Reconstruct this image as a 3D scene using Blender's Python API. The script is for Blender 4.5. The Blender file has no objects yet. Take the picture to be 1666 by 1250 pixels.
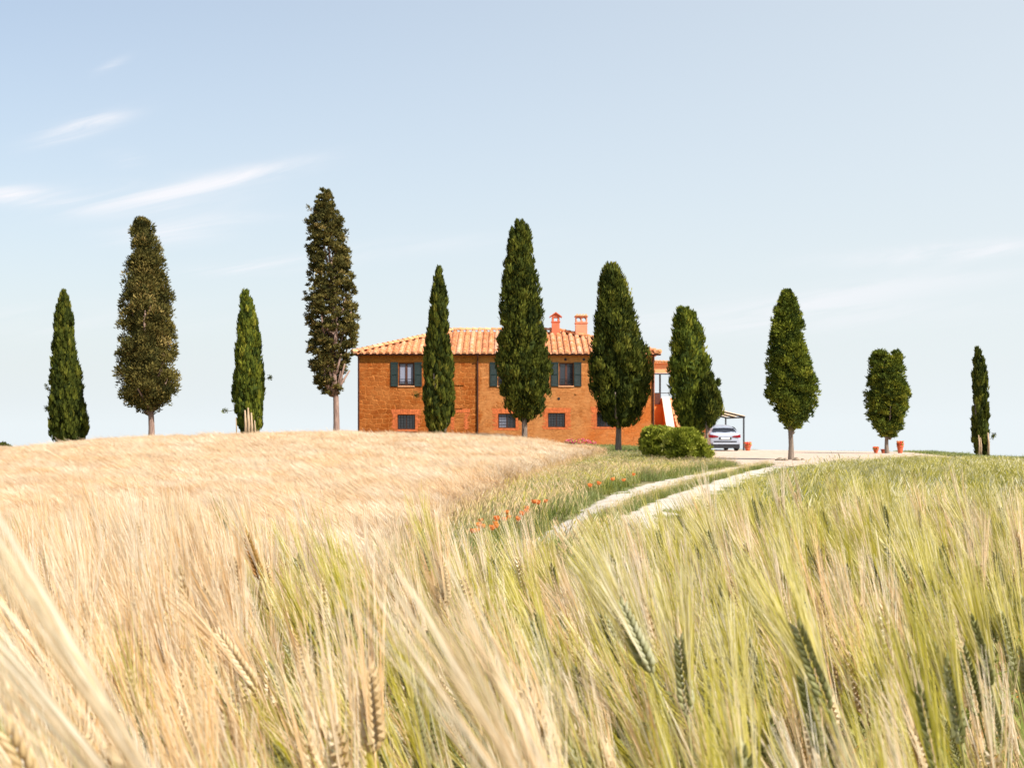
import bpy, bmesh, math, random
import numpy as np
from mathutils import Vector, Matrix, Euler
random.seed(7)
rng = np.random.default_rng(11)
R = math.radians
PI = math.pi
scene = bpy.context.scene
COL = scene.collection

# ------------------------------------------------------------------ camera, sky, sun, exposure
CAMH = 1.45
F = 2289.0            # focal length in photo pixels (photo 1666 wide)
HOR = 695.0           # eye level row in the photo
cam = bpy.data.cameras.new('camera')
cam.sensor_width = 36.0
cam.lens = F / 1666 * 36
cam.shift_y = (HOR - 625) / 1666
cam.clip_start = 0.02
cam.clip_end = 20000
cam.dof.use_dof = True
cam.dof.focus_distance = 7.0
cam.dof.aperture_fstop = 16
camo = bpy.data.objects.new('camera', cam)
camo.location = (0, 0, CAMH)
camo.rotation_euler = (R(90), 0, 0)
COL.objects.link(camo)
scene.camera = camo

SUN_EL, SUN_AZ = R(47), R(42)      # azimuth from +X towards the camera
world = bpy.data.worlds.new('World')
scene.world = world
world.use_nodes = True
wn, wl = world.node_tree.nodes, world.node_tree.links
wn.clear()
w_out = wn.new('ShaderNodeOutputWorld')
w_bg = wn.new('ShaderNodeBackground')
w_bg.inputs['Strength'].default_value = 0.106
wl.new(w_bg.outputs[0], w_out.inputs[0])
sky = wn.new('ShaderNodeTexSky')
sky.sky_type = 'NISHITA'
sky.sun_disc = False
sky.sun_elevation = SUN_EL
sky.sun_rotation = R(132)
sky.air_density = 1.0
sky.dust_density = 2.0
sky.ozone_density = 1.5

def wmath(op, a, b=None, c=None):
    n = wn.new('ShaderNodeMath'); n.operation = op
    for i, v in enumerate((a, b, c)):
        if v is None: continue
        if isinstance(v, (int, float)): n.inputs[i].default_value = v
        else: wl.new(v, n.inputs[i])
    return n.outputs[0]
w_tc = wn.new('ShaderNodeTexCoord')
w_sep = wn.new('ShaderNodeSeparateXYZ')
wl.new(w_tc.outputs['Generated'], w_sep.inputs[0])
w_y = wmath('MAXIMUM', w_sep.outputs[1], 0.02)
w_u = wmath('DIVIDE', w_sep.outputs[0], w_y)
w_v = wmath('DIVIDE', w_sep.outputs[2], w_y)
# wispy cirrus: elongated patches broken up by noise, each given by bearing and height above the horizon
w_comb = wn.new('ShaderNodeCombineXYZ')
wl.new(wmath('MULTIPLY', wmath('SUBTRACT', w_u, wmath('MULTIPLY', w_v, 1.2)), 9.0), w_comb.inputs[0])
wl.new(wmath('MULTIPLY', wmath('SUBTRACT', w_v, wmath('MULTIPLY', w_u, 0.16)), 60.0), w_comb.inputs[1])
w_noise = wn.new('ShaderNodeTexNoise')
w_noise.inputs['Scale'].default_value = 1.0
w_noise.inputs['Detail'].default_value = 7.0
w_noise.inputs['Roughness'].default_value = 0.62
w_noise.inputs['Distortion'].default_value = 0.9
wl.new(w_comb.outputs[0], w_noise.inputs['Vector'])
CLOUDS = [(132, 205, 60, 12, 16, .85), (180, 105, 26, 6, 25, .35), (200, 258, 26, 10, 0, .35), (55, 322, 85, 14, -6, .8),
          (350, 294, 120, 12, 11, .85), (240, 322, 120, 24, 3, .4), (268, 382, 75, 14, 2, .6), (345, 436, 80, 9, 2, .45),
          (1540, 410, 150, 12, 4, .6), (1380, 478, 240, 18, 8, .35), (1240, 520, 260, 22, 3, .35), (470, 430, 90, 12, 5, .25),
          (120, 520, 220, 24, 2, .2), (700, 400, 160, 14, 4, .14), (380, 355, 90, 10, 4, .25)]
w_acc = None
for (cx, cy, sx, sy, ang, inten) in CLOUDS:
    cu, cv = (cx - 833) / F, (HOR - cy) / F
    a = R(ang)
    du = wmath('SUBTRACT', w_u, cu); dv = wmath('SUBTRACT', w_v, cv)
    p = wmath('ADD', wmath('MULTIPLY', du, math.cos(a) / (sx / F)), wmath('MULTIPLY', dv, math.sin(a) / (sx / F)))
    q = wmath('ADD', wmath('MULTIPLY', du, -math.sin(a) / (sy / F)), wmath('MULTIPLY', dv, math.cos(a) / (sy / F)))
    r2 = wmath('ADD', wmath('MULTIPLY', p, p), wmath('MULTIPLY', q, q))
    g = wmath('MULTIPLY', wmath('EXPONENT', wmath('MULTIPLY', r2, -0.8)), inten)
    w_acc = g if w_acc is None else wmath('ADD', w_acc, g)
w_nz = wmath('MULTIPLY', wmath('SUBTRACT', w_noise.outputs['Fac'], 0.36), 4.2)
w_nz = wmath('MINIMUM', wmath('MAXIMUM', wmath('ADD', w_nz, 0.12), 0.12), 1.1)
w_cl = wmath('MINIMUM', wmath('MULTIPLY', wmath('MULTIPLY', w_acc, w_nz), 1.25), 0.92)
w_mixh = wn.new('ShaderNodeMix'); w_mixh.data_type = 'RGBA'
w_el = wmath('MAXIMUM', w_sep.outputs[2], 0.0)
# thin summer haze: paler towards the horizon
w_ex = wmath('EXPONENT', wmath('MULTIPLY', w_el, -5.5))
w_side = wmath('MULTIPLY', wmath('MULTIPLY', w_sep.outputs[0], 0.68), wmath('SUBTRACT', 1.0, w_ex))   # clearer air to the left
w_hz = wmath('MINIMUM', wmath('ADD', wmath('ADD', wmath('MULTIPLY', w_ex, 0.64), 0.37), w_side), 1.0)
wl.new(w_hz, w_mixh.inputs['Factor'])
wl.new(sky.outputs[0], w_mixh.inputs['A'])
w_mixh.inputs['B'].default_value = (5.05, 5.45, 5.62, 1)
w_mixc = wn.new('ShaderNodeMix'); w_mixc.data_type = 'RGBA'
wl.new(w_cl, w_mixc.inputs['Factor'])
wl.new(w_mixh.outputs['Result'], w_mixc.inputs['A'])
w_mixc.inputs['B'].default_value = (5.75, 5.75, 6.0, 1)
wl.new(w_mixc.outputs['Result'], w_bg.inputs['Color'])

sunl = bpy.data.lights.new('sun', 'SUN')
sunl.energy = 4.6
sunl.angle = R(0.5)
sunl.color = (1.0, 0.95, 0.86)
suno = bpy.data.objects.new('sun', sunl)
sd = Vector((math.cos(SUN_EL) * math.cos(SUN_AZ), -math.cos(SUN_EL) * math.sin(SUN_AZ), math.sin(SUN_EL)))
suno.rotation_euler = sd.to_track_quat('Z', 'Y').to_euler()
suno.location = sd * 100
COL.objects.link(suno)
scene.view_settings.view_transform = 'Standard'
scene.view_settings.look = 'None'
scene.view_settings.gamma = 1
scene.view_settings.exposure = 0.66
scene.cycles.max_bounces = 8
scene.cycles.transparent_max_bounces = 8

# ------------------------------------------------------------------ helpers
def X(px, d): return (px - 833) / F * d
def Z(py, d): return CAMH + (HOR - py) / F * d

def srgb(r, g, b):
    def f(c):
        c /= 255
        return c / 12.92 if c <= 0.04045 else ((c + 0.055) / 1.055) ** 2.4
    return (f(r), f(g), f(b))

class MB:
    """collects shapes into one mesh"""
    def __init__(self):
        self.v = []; self.f = []; self.m = []; self.c = []
    def add(self, vs, fs, mat=0, col=None):
        o = len(self.v)
        self.v.extend([tuple(p) for p in vs])
        for f in fs:
            self.f.append(tuple(i + o for i in f)); self.m.append(mat); self.c.append(col)
    def box(self, x0, x1, y0, y1, z0, z1, mat=0):
        vs = [(x0, y0, z0), (x1, y0, z0), (x1, y1, z0), (x0, y1, z0), (x0, y0, z1), (x1, y0, z1), (x1, y1, z1), (x0, y1, z1)]
        self.add(vs, [(0, 3, 2, 1), (4, 5, 6, 7), (0, 1, 5, 4), (1, 2, 6, 5), (2, 3, 7, 6), (3, 0, 4, 7)], mat)
    def tube(self, pts, rad, n=8, mat=0, cap=True, col=None):
        pts = [Vector(p) for p in pts]
        rings = []
        for i, p in enumerate(pts):
            t = (pts[min(i + 1, len(pts) - 1)] - pts[max(i - 1, 0)]).normalized()
            a = Vector((0, 1, 0)) if abs(t.y) < 0.9 else Vector((1, 0, 0))
            u = t.cross(a).normalized(); w = t.cross(u).normalized()
            r = rad[i] if isinstance(rad, (list, tuple)) else rad
            rings.append([p + (u * math.cos(2 * PI * k / n) + w * math.sin(2 * PI * k / n)) * r for k in range(n)])
        vs = [p for ring in rings for p in ring]
        fs = []
        for i in range(len(pts) - 1):
            for k in range(n):
                a, b = i * n + k, i * n + (k + 1) % n
                fs.append((a, b, b + n, a + n))
        if cap:
            fs.append(tuple(range(n - 1, -1, -1)))
            fs.append(tuple((len(pts) - 1) * n + k for k in range(n)))
        self.add(vs, fs, mat, col)
    def ribbon(self, pts, w, side, mat=0, col=None):
        vs = []; n = len(pts)
        for i, p in enumerate(pts):
            ww = w[i] if isinstance(w, (list, tuple)) else w
            p = Vector(p); s = Vector(side) * ww * 0.5
            vs.append(p - s); vs.append(p + s)
        self.add(vs, [(2 * i, 2 * i + 1, 2 * i + 3, 2 * i + 2) for i in range(n - 1)], mat, col)
    def lathe(self, prof, cx, cy, cz, n=16, mat=0):
        vs = []
        for r, z in prof:
            for k in range(n):
                a = 2 * PI * k / n
                vs.append((cx + r * math.cos(a), cy + r * math.sin(a), cz + z))
        fs = []
        for i in range(len(prof) - 1):
            for k in range(n):
                a, b = i * n + k, i * n + (k + 1) % n
                fs.append((a, b, b + n, a + n))
        fs.append(tuple(range(n - 1, -1, -1)))
        fs.append(tuple((len(prof) - 1) * n + k for k in range(n)))
        self.add(vs, fs, mat)
    def build(self, name, mats, parent=None, smooth=False, origin=None, link=True):
        me = bpy.data.meshes.new(name)
        vs = self.v
        if origin is not None:
            ox, oy, oz = origin
            vs = [(p[0] - ox, p[1] - oy, p[2] - oz) for p in vs]
        me.from_pydata(vs, [], self.f)
        if not isinstance(mats, (list, tuple)): mats = [mats]
        for m in mats: me.materials.append(m)
        me.polygons.foreach_set('material_index', self.m)
        if smooth: me.polygons.foreach_set('use_smooth', [True] * len(self.f))
        if any(c is not None for c in self.c):
            at = me.attributes.new('tint', 'FLOAT', 'FACE')
            at.data.foreach_set('value', [0.5 if c is None else c for c in self.c])
        me.update()
        o = bpy.data.objects.new(name, me)
        if link: COL.objects.link(o)
        if parent is not None: o.parent = parent
        if origin is not None and parent is None: o.location = origin
        return o

def tag(o, label=None, cat=None, group=None, kind=None):
    if label: o['label'] = label
    if cat: o['category'] = cat
    if group: o['group'] = group
    if kind: o['kind'] = kind
    return o
def empty(name, loc, label, cat, group=None):
    o = bpy.data.objects.new(name, None)
    o.location = loc; o.empty_display_size = 0.3
    COL.objects.link(o)
    return tag(o, label, cat, group)

def grow_mesh(name, V, Fc, mats, parent=None, tint=None, link=True, matidx=None, ngon=3):
    """numpy arrays -> mesh object"""
    me = bpy.data.meshes.new(name)
    nv, nf = len(V), len(Fc)
    me.vertices.add(nv); me.vertices.foreach_set('co', np.asarray(V, dtype=np.float32).ravel())
    me.loops.add(nf * ngon); me.loops.foreach_set('vertex_index', np.asarray(Fc, dtype=np.int32).ravel())
    me.polygons.add(nf)
    me.polygons.foreach_set('loop_start', np.arange(0, nf * ngon, ngon, dtype=np.int32))
    me.polygons.foreach_set('loop_total', np.full(nf, ngon, dtype=np.int32))
    for m in (mats if isinstance(mats, (list, tuple)) else [mats]): me.materials.append(m)
    if matidx is not None: me.polygons.foreach_set('material_index', np.asarray(matidx, dtype=np.int32))
    if tint is not None:
        at = me.attributes.new('tint', 'FLOAT', 'FACE')
        at.data.foreach_set('value', np.asarray(tint, dtype=np.float32))
    me.update(calc_edges=True)
    me.validate()
    o = bpy.data.objects.new(name, me)
    if link: COL.objects.link(o)
    if parent is not None: o.parent = parent
    return o

# ------------------------------------------------------------------ materials
class NT:
    def __init__(self, name):
        self.m = bpy.data.materials.new(name); self.m.use_nodes = True
        self.n = self.m.node_tree.nodes; self.l = self.m.node_tree.links
        self.b = self.n['Principled BSDF']; self.out = self.n['Material Output']
    def node(self, t, **kw):
        n = self.n.new(t)
        for k, v in kw.items():
            if k in n.inputs.keys():
                if hasattr(v, 'is_linked') or isinstance(v, bpy.types.NodeSocket): self.l.new(v, n.inputs[k])
                else: n.inputs[k].default_value = v
            else: setattr(n, k, v)
        return n
    def mix(self, fac, a, b, mode='MIX'):
        n = self.n.new('ShaderNodeMix'); n.data_type = 'RGBA'; n.blend_type = mode
        for key, v in (('Factor', fac), ('A', a), ('B', b)):
            s = n.inputs[key]
            if isinstance(v, bpy.types.NodeSocket): self.l.new(v, s)
            elif isinstance(v, (tuple, list)): s.default_value = (*v[:3], 1)
            else: s.default_value = v
        return n.outputs['Result']
    def math(self, op, a, b=None, clamp=False):
        n = self.n.new('ShaderNodeMath'); n.operation = op; n.use_clamp = clamp
        for i, v in enumerate((a, b)):
            if v is None: continue
            if isinstance(v, (int, float)): n.inputs[i].default_value = v
            else: self.l.new(v, n.inputs[i])
        return n.outputs[0]
    def ramp(self, fac, stops):
        n = self.n.new('ShaderNodeValToRGB')
        e = n.color_ramp.elements
        while len(e) < len(stops): e.new(0.5)
        for i, (p, c) in enumerate(stops):
            e[i].position = p; e[i].color = (*c[:3], 1)
        self.l.new(fac, n.inputs[0]); return n.outputs[0]
    def noise(self, scale, detail=4, rough=0.6, vec=None, dist=0):
        n = self.n.new('ShaderNodeTexNoise')
        n.inputs['Scale'].default_value = scale; n.inputs['Detail'].default_value = detail
        n.inputs['Roughness'].default_value = rough; n.inputs['Distortion'].default_value = dist
        if vec is not None: self.l.new(vec, n.inputs['Vector'])
        return n.outputs['Fac']
    def obj(self):
        return self.n.new('ShaderNodeTexCoord').outputs['Object']
    def base(self, c):
        if isinstance(c, (tuple, list)): self.b.inputs['Base Color'].default_value = (*c[:3], 1)
        else: self.l.new(c, self.b.inputs['Base Color'])
    def bump(self, h, strength=0.4, dist=0.02):
        n = self.n.new('ShaderNodeBump'); n.inputs['Strength'].default_value = strength; n.inputs['Distance'].default_value = dist
        self.l.new(h, n.inputs['Height']); self.l.new(n.outputs[0], self.b.inputs['Normal'])

def simple(name, c, rough=0.6, metal=0.0, var=0.15, scale=8.0, spec=0.4):
    t = NT(name)
    nz = t.noise(scale, 5, 0.6, t.obj())
    c2 = tuple(x * (1 - var) for x in c); c3 = tuple(min(1, x * (1 + var)) for x in c)
    t.base(t.ramp(nz, [(0.3, c2), (0.7, c3)]))
    t.b.inputs['Roughness'].default_value = rough; t.b.inputs['Metallic'].default_value = metal
    t.b.inputs['Specular IOR Level'].default_value = spec
    return t.m

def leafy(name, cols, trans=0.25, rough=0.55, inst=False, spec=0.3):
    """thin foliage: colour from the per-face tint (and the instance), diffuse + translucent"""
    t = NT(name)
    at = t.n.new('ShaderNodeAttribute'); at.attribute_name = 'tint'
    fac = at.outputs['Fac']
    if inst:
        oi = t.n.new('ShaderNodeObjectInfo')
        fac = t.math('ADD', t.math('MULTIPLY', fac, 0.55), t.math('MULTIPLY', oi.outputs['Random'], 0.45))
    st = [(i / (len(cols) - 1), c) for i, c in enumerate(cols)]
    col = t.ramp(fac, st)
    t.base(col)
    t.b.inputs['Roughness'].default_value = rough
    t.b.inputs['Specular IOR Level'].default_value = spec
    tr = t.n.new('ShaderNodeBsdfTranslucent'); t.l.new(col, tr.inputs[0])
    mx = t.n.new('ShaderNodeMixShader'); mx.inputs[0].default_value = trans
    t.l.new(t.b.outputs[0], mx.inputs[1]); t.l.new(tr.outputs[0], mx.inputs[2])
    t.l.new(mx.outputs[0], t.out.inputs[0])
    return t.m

M = {}
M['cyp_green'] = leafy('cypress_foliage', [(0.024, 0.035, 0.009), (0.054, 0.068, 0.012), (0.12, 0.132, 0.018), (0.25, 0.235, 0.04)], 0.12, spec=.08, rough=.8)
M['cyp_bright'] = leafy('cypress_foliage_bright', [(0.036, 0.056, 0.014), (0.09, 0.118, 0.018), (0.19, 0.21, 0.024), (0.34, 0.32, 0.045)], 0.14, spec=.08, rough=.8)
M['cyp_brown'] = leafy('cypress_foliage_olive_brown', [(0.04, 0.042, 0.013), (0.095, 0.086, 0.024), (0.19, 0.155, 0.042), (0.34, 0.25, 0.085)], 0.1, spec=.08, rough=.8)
M['shrub'] = leafy('shrub_leaves', [(0.08, 0.105, 0.012), (0.22, 0.25, 0.025), (0.42, 0.43, 0.06), (0.60, 0.57, 0.20)], 0.25, spec=.15)
M['cone'] = simple('cypress_cones', (0.22, 0.14, 0.08))
def bark(name, a, b):
    t = NT(name)
    mp = t.node('ShaderNodeMapping'); t.l.new(t.obj(), mp.inputs[0]); mp.inputs['Scale'].default_value = (9, 9, 1.2)
    nz = t.noise(2.2, 6, 0.65, mp.outputs[0], 0.4)
    t.base(t.ramp(nz, [(0.3, a), (0.7, b)])); t.b.inputs['Roughness'].default_value = 0.9
    t.bump(nz, 0.7, 0.04); return t.m
M['bark'] = bark('bark_grey', (0.09, 0.065, 0.05), (0.30, 0.23, 0.18))
M['bark_pink'] = bark('bark_pinkish', (0.16, 0.09, 0.07), (0.42, 0.28, 0.22))
M['bark_pale'] = bark('bark_pale', (0.30, 0.19, 0.10), (0.62, 0.45, 0.30))

# ------------------------------------------------------------------ terrain
DK = np.array([0.5, 3, 8, 15, 25, 40, 55, 70, 85, 100, 150, 400, 4000.])
UK = np.array([-1400, -833, -583, -333, -83, 67, 167, 267, 450, 627, 833, 1400.])
far = [-22, -230]
ZK = np.array([
    [0, 0, -.25, -.8, -1.1, -1.1, -1.0, -1.0, -1.3, -2.0, -5.5] + far,
    [0, 0, -.2, -.7, -.95, -.8, -.5, -.37, -.6, -1.2, -4.5] + far,
    [0, 0, -.1, -.6, -.8, -.5, -.05, .2, .1, -.5, -3.5] + far,
    [0, 0, -.1, -.55, -.7, -.35, .1, .36, .40, 0., -3.0] + far,
    [0, 0, -.05, -.3, -.45, -.25, .1, .30, .42, .1, -3.0] + far,
    [0, 0, 0, -.1, -.2, -.15, 0, .12, .30, 0., -3.0] + far,
    [0, 0, 0, 0, 0, 0, 0, .08, .22, -.1, -3.2] + far,
    [0, 0, 0, 0, 0, 0, 0, .02, .05, -.3, -3.5] + far,
    [0, 0, 0, 0, 0, 0, 0, .02, .0, -.5, -3.8] + far,
    [0, 0, 0, 0, 0, 0, 0, .05, -.1, -.8, -4.0] + far,
    [0, 0, 0, 0, 0, 0, -.15, -.3, -.7, -1.4, -5.0] + far,
    [0, 0, 0, 0, 0, -.3, -.7, -1.2, -1.9, -2.6, -6.0] + far])
LDK = np.log(DK)
def gz(x, y):
    """ground height"""
    x = np.asarray(x, dtype=float); y = np.asarray(y, dtype=float)
    d = np.maximum(y, 0.6)
    u = np.clip(x / d * F, UK[0], UK[-1])
    ld = np.clip(np.log(d), LDK[0], LDK[-1])
    i = np.clip(np.searchsorted(UK, u) - 1, 0, len(UK) - 2)
    j = np.clip(np.searchsorted(LDK, ld) - 1, 0, len(LDK) - 2)
    a = (u - UK[i]) / (UK[i + 1] - UK[i]); b = (ld - LDK[j]) / (LDK[j + 1] - LDK[j])
    a = a * a * (3 - 2 * a) * .5 + a * .5; b = b * b * (3 - 2 * b) * .4 + b * .6
    z = ZK[i, j] * (1 - a) * (1 - b) + ZK[i + 1, j] * a * (1 - b) + ZK[i, j + 1] * (1 - a) * b + ZK[i + 1, j + 1] * a * b
    return z
def g1(x, y): return float(gz(x, y))

# edge of the golden field (photo column by distance)
FE_D = [0, 5, 8, 15, 25, 35, 45, 55, 66, 74, 90]
FE_P = [430, 470, 530, 620, 735, 835, 895, 945, 1000, 1012, 1012]
def field_edge(d): return np.interp(d, FE_D, FE_P)
FIELD_END = 73.0
def field_end(px): return np.interp(px, [0, 800, 900, 950, 1000, 1012], [73, 73, 66, 62, 58, 56])
# the two wheel tracks
TRL = [(-1.9, 6), (-1.1, 10), (-.1, 15), (.92, 21.4), (2.16, 28.1), (4.0, 36), (6.1, 43), (8.3, 50), (10.2, 57)]
TRR = [(-.8, 6), (.1, 10), (1.0, 15), (1.98, 22.4), (3.35, 28), (5.1, 34.6), (7.9, 45), (9.8, 51), (12.2, 58)]
def trx(tr, y): return np.interp(y, [p[1] for p in tr], [p[0] for p in tr])

def ground_mat():
    t = NT('ground_soil_and_dry_grass')
    co = t.obj()
    n1 = t.noise(0.35, 6, 0.6, co); n2 = t.noise(6, 6, 0.7, co)
    a = t.ramp(n2, [(0.3, (0.13, 0.12, 0.05)), (0.55, (0.24, 0.20, 0.09)), (0.75, (0.42, 0.34, 0.18))])
    b = t.ramp(n2, [(0.3, (0.07, 0.09, 0.02)), (0.6, (0.16, 0.17, 0.04)), (0.8, (0.3, 0.27, 0.1))])
    t.base(t.mix(t.ramp(n1, [(0.42, (0, 0, 0)), (0.58, (1, 1, 1))]), a, b))
    t.b.inputs['Roughness'].default_value = 0.95
    t.bump(n2, 0.8, 0.05)
    return t.m
def gravel_mat(name, c0, c1):
    t = NT(name)
    co = t.obj()
    n1 = t.noise(1.2, 5, 0.6, co); n2 = t.noise(35, 4, 0.7, co)
    c = t.mix(0.5, t.ramp(n2, [(0.3, c0), (0.7, c1)]), t.ramp(n1, [(0.3, tuple(x * .85 for x in c0)), (0.7, c1)]))
    t.base(c); t.b.inputs['Roughness'].default_value = 0.95; t.bump(n2, 0.6, 0.02); return t.m

def sheet(name, xs, ys, mat, dz=0.0, kind='structure'):
    xx, yy = np.meshgrid(xs, ys)
    zz = gz(xx, yy) + dz
    V = np.stack([xx, yy, zz], -1).reshape(-1, 3)
    nx, ny = len(xs), len(ys)
    i, j = np.meshgrid(np.arange(nx - 1), np.arange(ny - 1))
    a = (j * nx + i).ravel()
    Fc = np.stack([a, a + 1, a + 1 + nx, a + nx], -1)
    o = grow_mesh(name, V, Fc, mat, ngon=4)
    o.data.polygons.foreach_set('use_smooth', [True] * len(Fc))
    if kind: o['kind'] = kind
    return o
def graded(a, b, c, step, big):
    mid = np.arange(a, b, step)
    k = np.geomspace(1, c, 30)
    return np.concatenate([(a - k)[::-1], mid, (b - 1 + k)]) if big else mid
gx = graded(-60, 60, 4000, 0.5, True)
gy = np.concatenate([-np.geomspace(1, 400, 12)[::-1], np.arange(0, 120, 0.5), 120 + np.geomspace(0.6, 3500, 34)])
ground = sheet('ground', gx, gy, ground_mat())
ground['label'] = 'rounded hilltop of dry soil and short grass carrying the farmhouse and fields'

M['gravel'] = gravel_mat('pale_gravel', (0.42, 0.31, 0.23), (0.66, 0.52, 0.41))
M['track'] = gravel_mat('chalky_track', (0.42, 0.36, 0.29), (0.70, 0.62, 0.52))
def strip(mb, tr, w, y0, y1, step=0.4, dz=0.03):
    ys = np.arange(y0, y1 + .01, step)
    rows = []
    for k, y in enumerate(ys):
        cx = float(trx(tr, y))
        wob = w * (1 + 0.14 * math.sin(y * 1.7) + 0.09 * math.sin(y * 4.1 + 1))
        row = []
        for s in (-1, -.5, 0, .5, 1):
            x = cx + s * wob / 2 + (0.05 * math.sin(y * 6 + s) if abs(s) == 1 else 0)
            row.append((x, y, g1(x, y) + dz - (0.025 if abs(s) == 1 else 0)))
        rows.append(row)
    vs = [p for r in rows for p in r]
    mb.add(vs, [(i * 5 + j, i * 5 + j + 1, i * 5 + j + 6, i * 5 + j + 5) for i in range(len(rows) - 1) for j in range(4)])
mb = MB(); strip(mb, TRL, 0.95, 6, 56.5); strip(mb, TRR, 0.95, 6, 57)
o = mb.build('road', M['track'], smooth=True)
tag(o, kind='structure', label='pale chalky farm track of two wheel ruts curving up to the forecourt')
# gravel forecourt: a grid trimmed to an irregular outline
FC = [(8.4, 50), (11.6, 50), (13.4, 54.5), (15.5, 58), (17.5, 62), (22.5, 66), (24.5, 72), (24.5, 92), (8, 92), (8.2, 76), (8.8, 64), (8.6, 57)]
def inpoly(x, y, poly):
    c = False; n = len(poly)
    for i in range(n):
        x1, y1 = poly[i]; x2, y2 = poly[(i + 1) % n]
        if (y1 > y) != (y2 > y) and x < (x2 - x1) * (y - y1) / (y2 - y1) + x1: c = not c
    return c
mb = MB()
ids = {}
for ix in range(0, 90):
    for iy in range(0, 220):
        x, y = 7 + ix * 0.2, 49 + iy * 0.2
        if inpoly(x + .1 + 0.25 * math.sin(y * 2.3), y + .1 + .3 * math.sin(x * 3.1), FC):
            q = []
            for (a, b) in ((0, 0), (1, 0), (1, 1), (0, 1)):
                key = (ix + a, iy + b)
                if key not in ids:
                    xx, yy = 7 + key[0] * .2, 49 + key[1] * .2
                    ids[key] = len(mb.v); mb.v.append((xx, yy, g1(xx, yy) + 0.045))
                q.append(ids[key])
            mb.f.append(tuple(q)); mb.m.append(0); mb.c.append(None)
o = mb.build('forecourt', M['gravel'], smooth=True)
tag(o, kind='structure', label='pale gravel forecourt beside the farmhouse')

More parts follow.
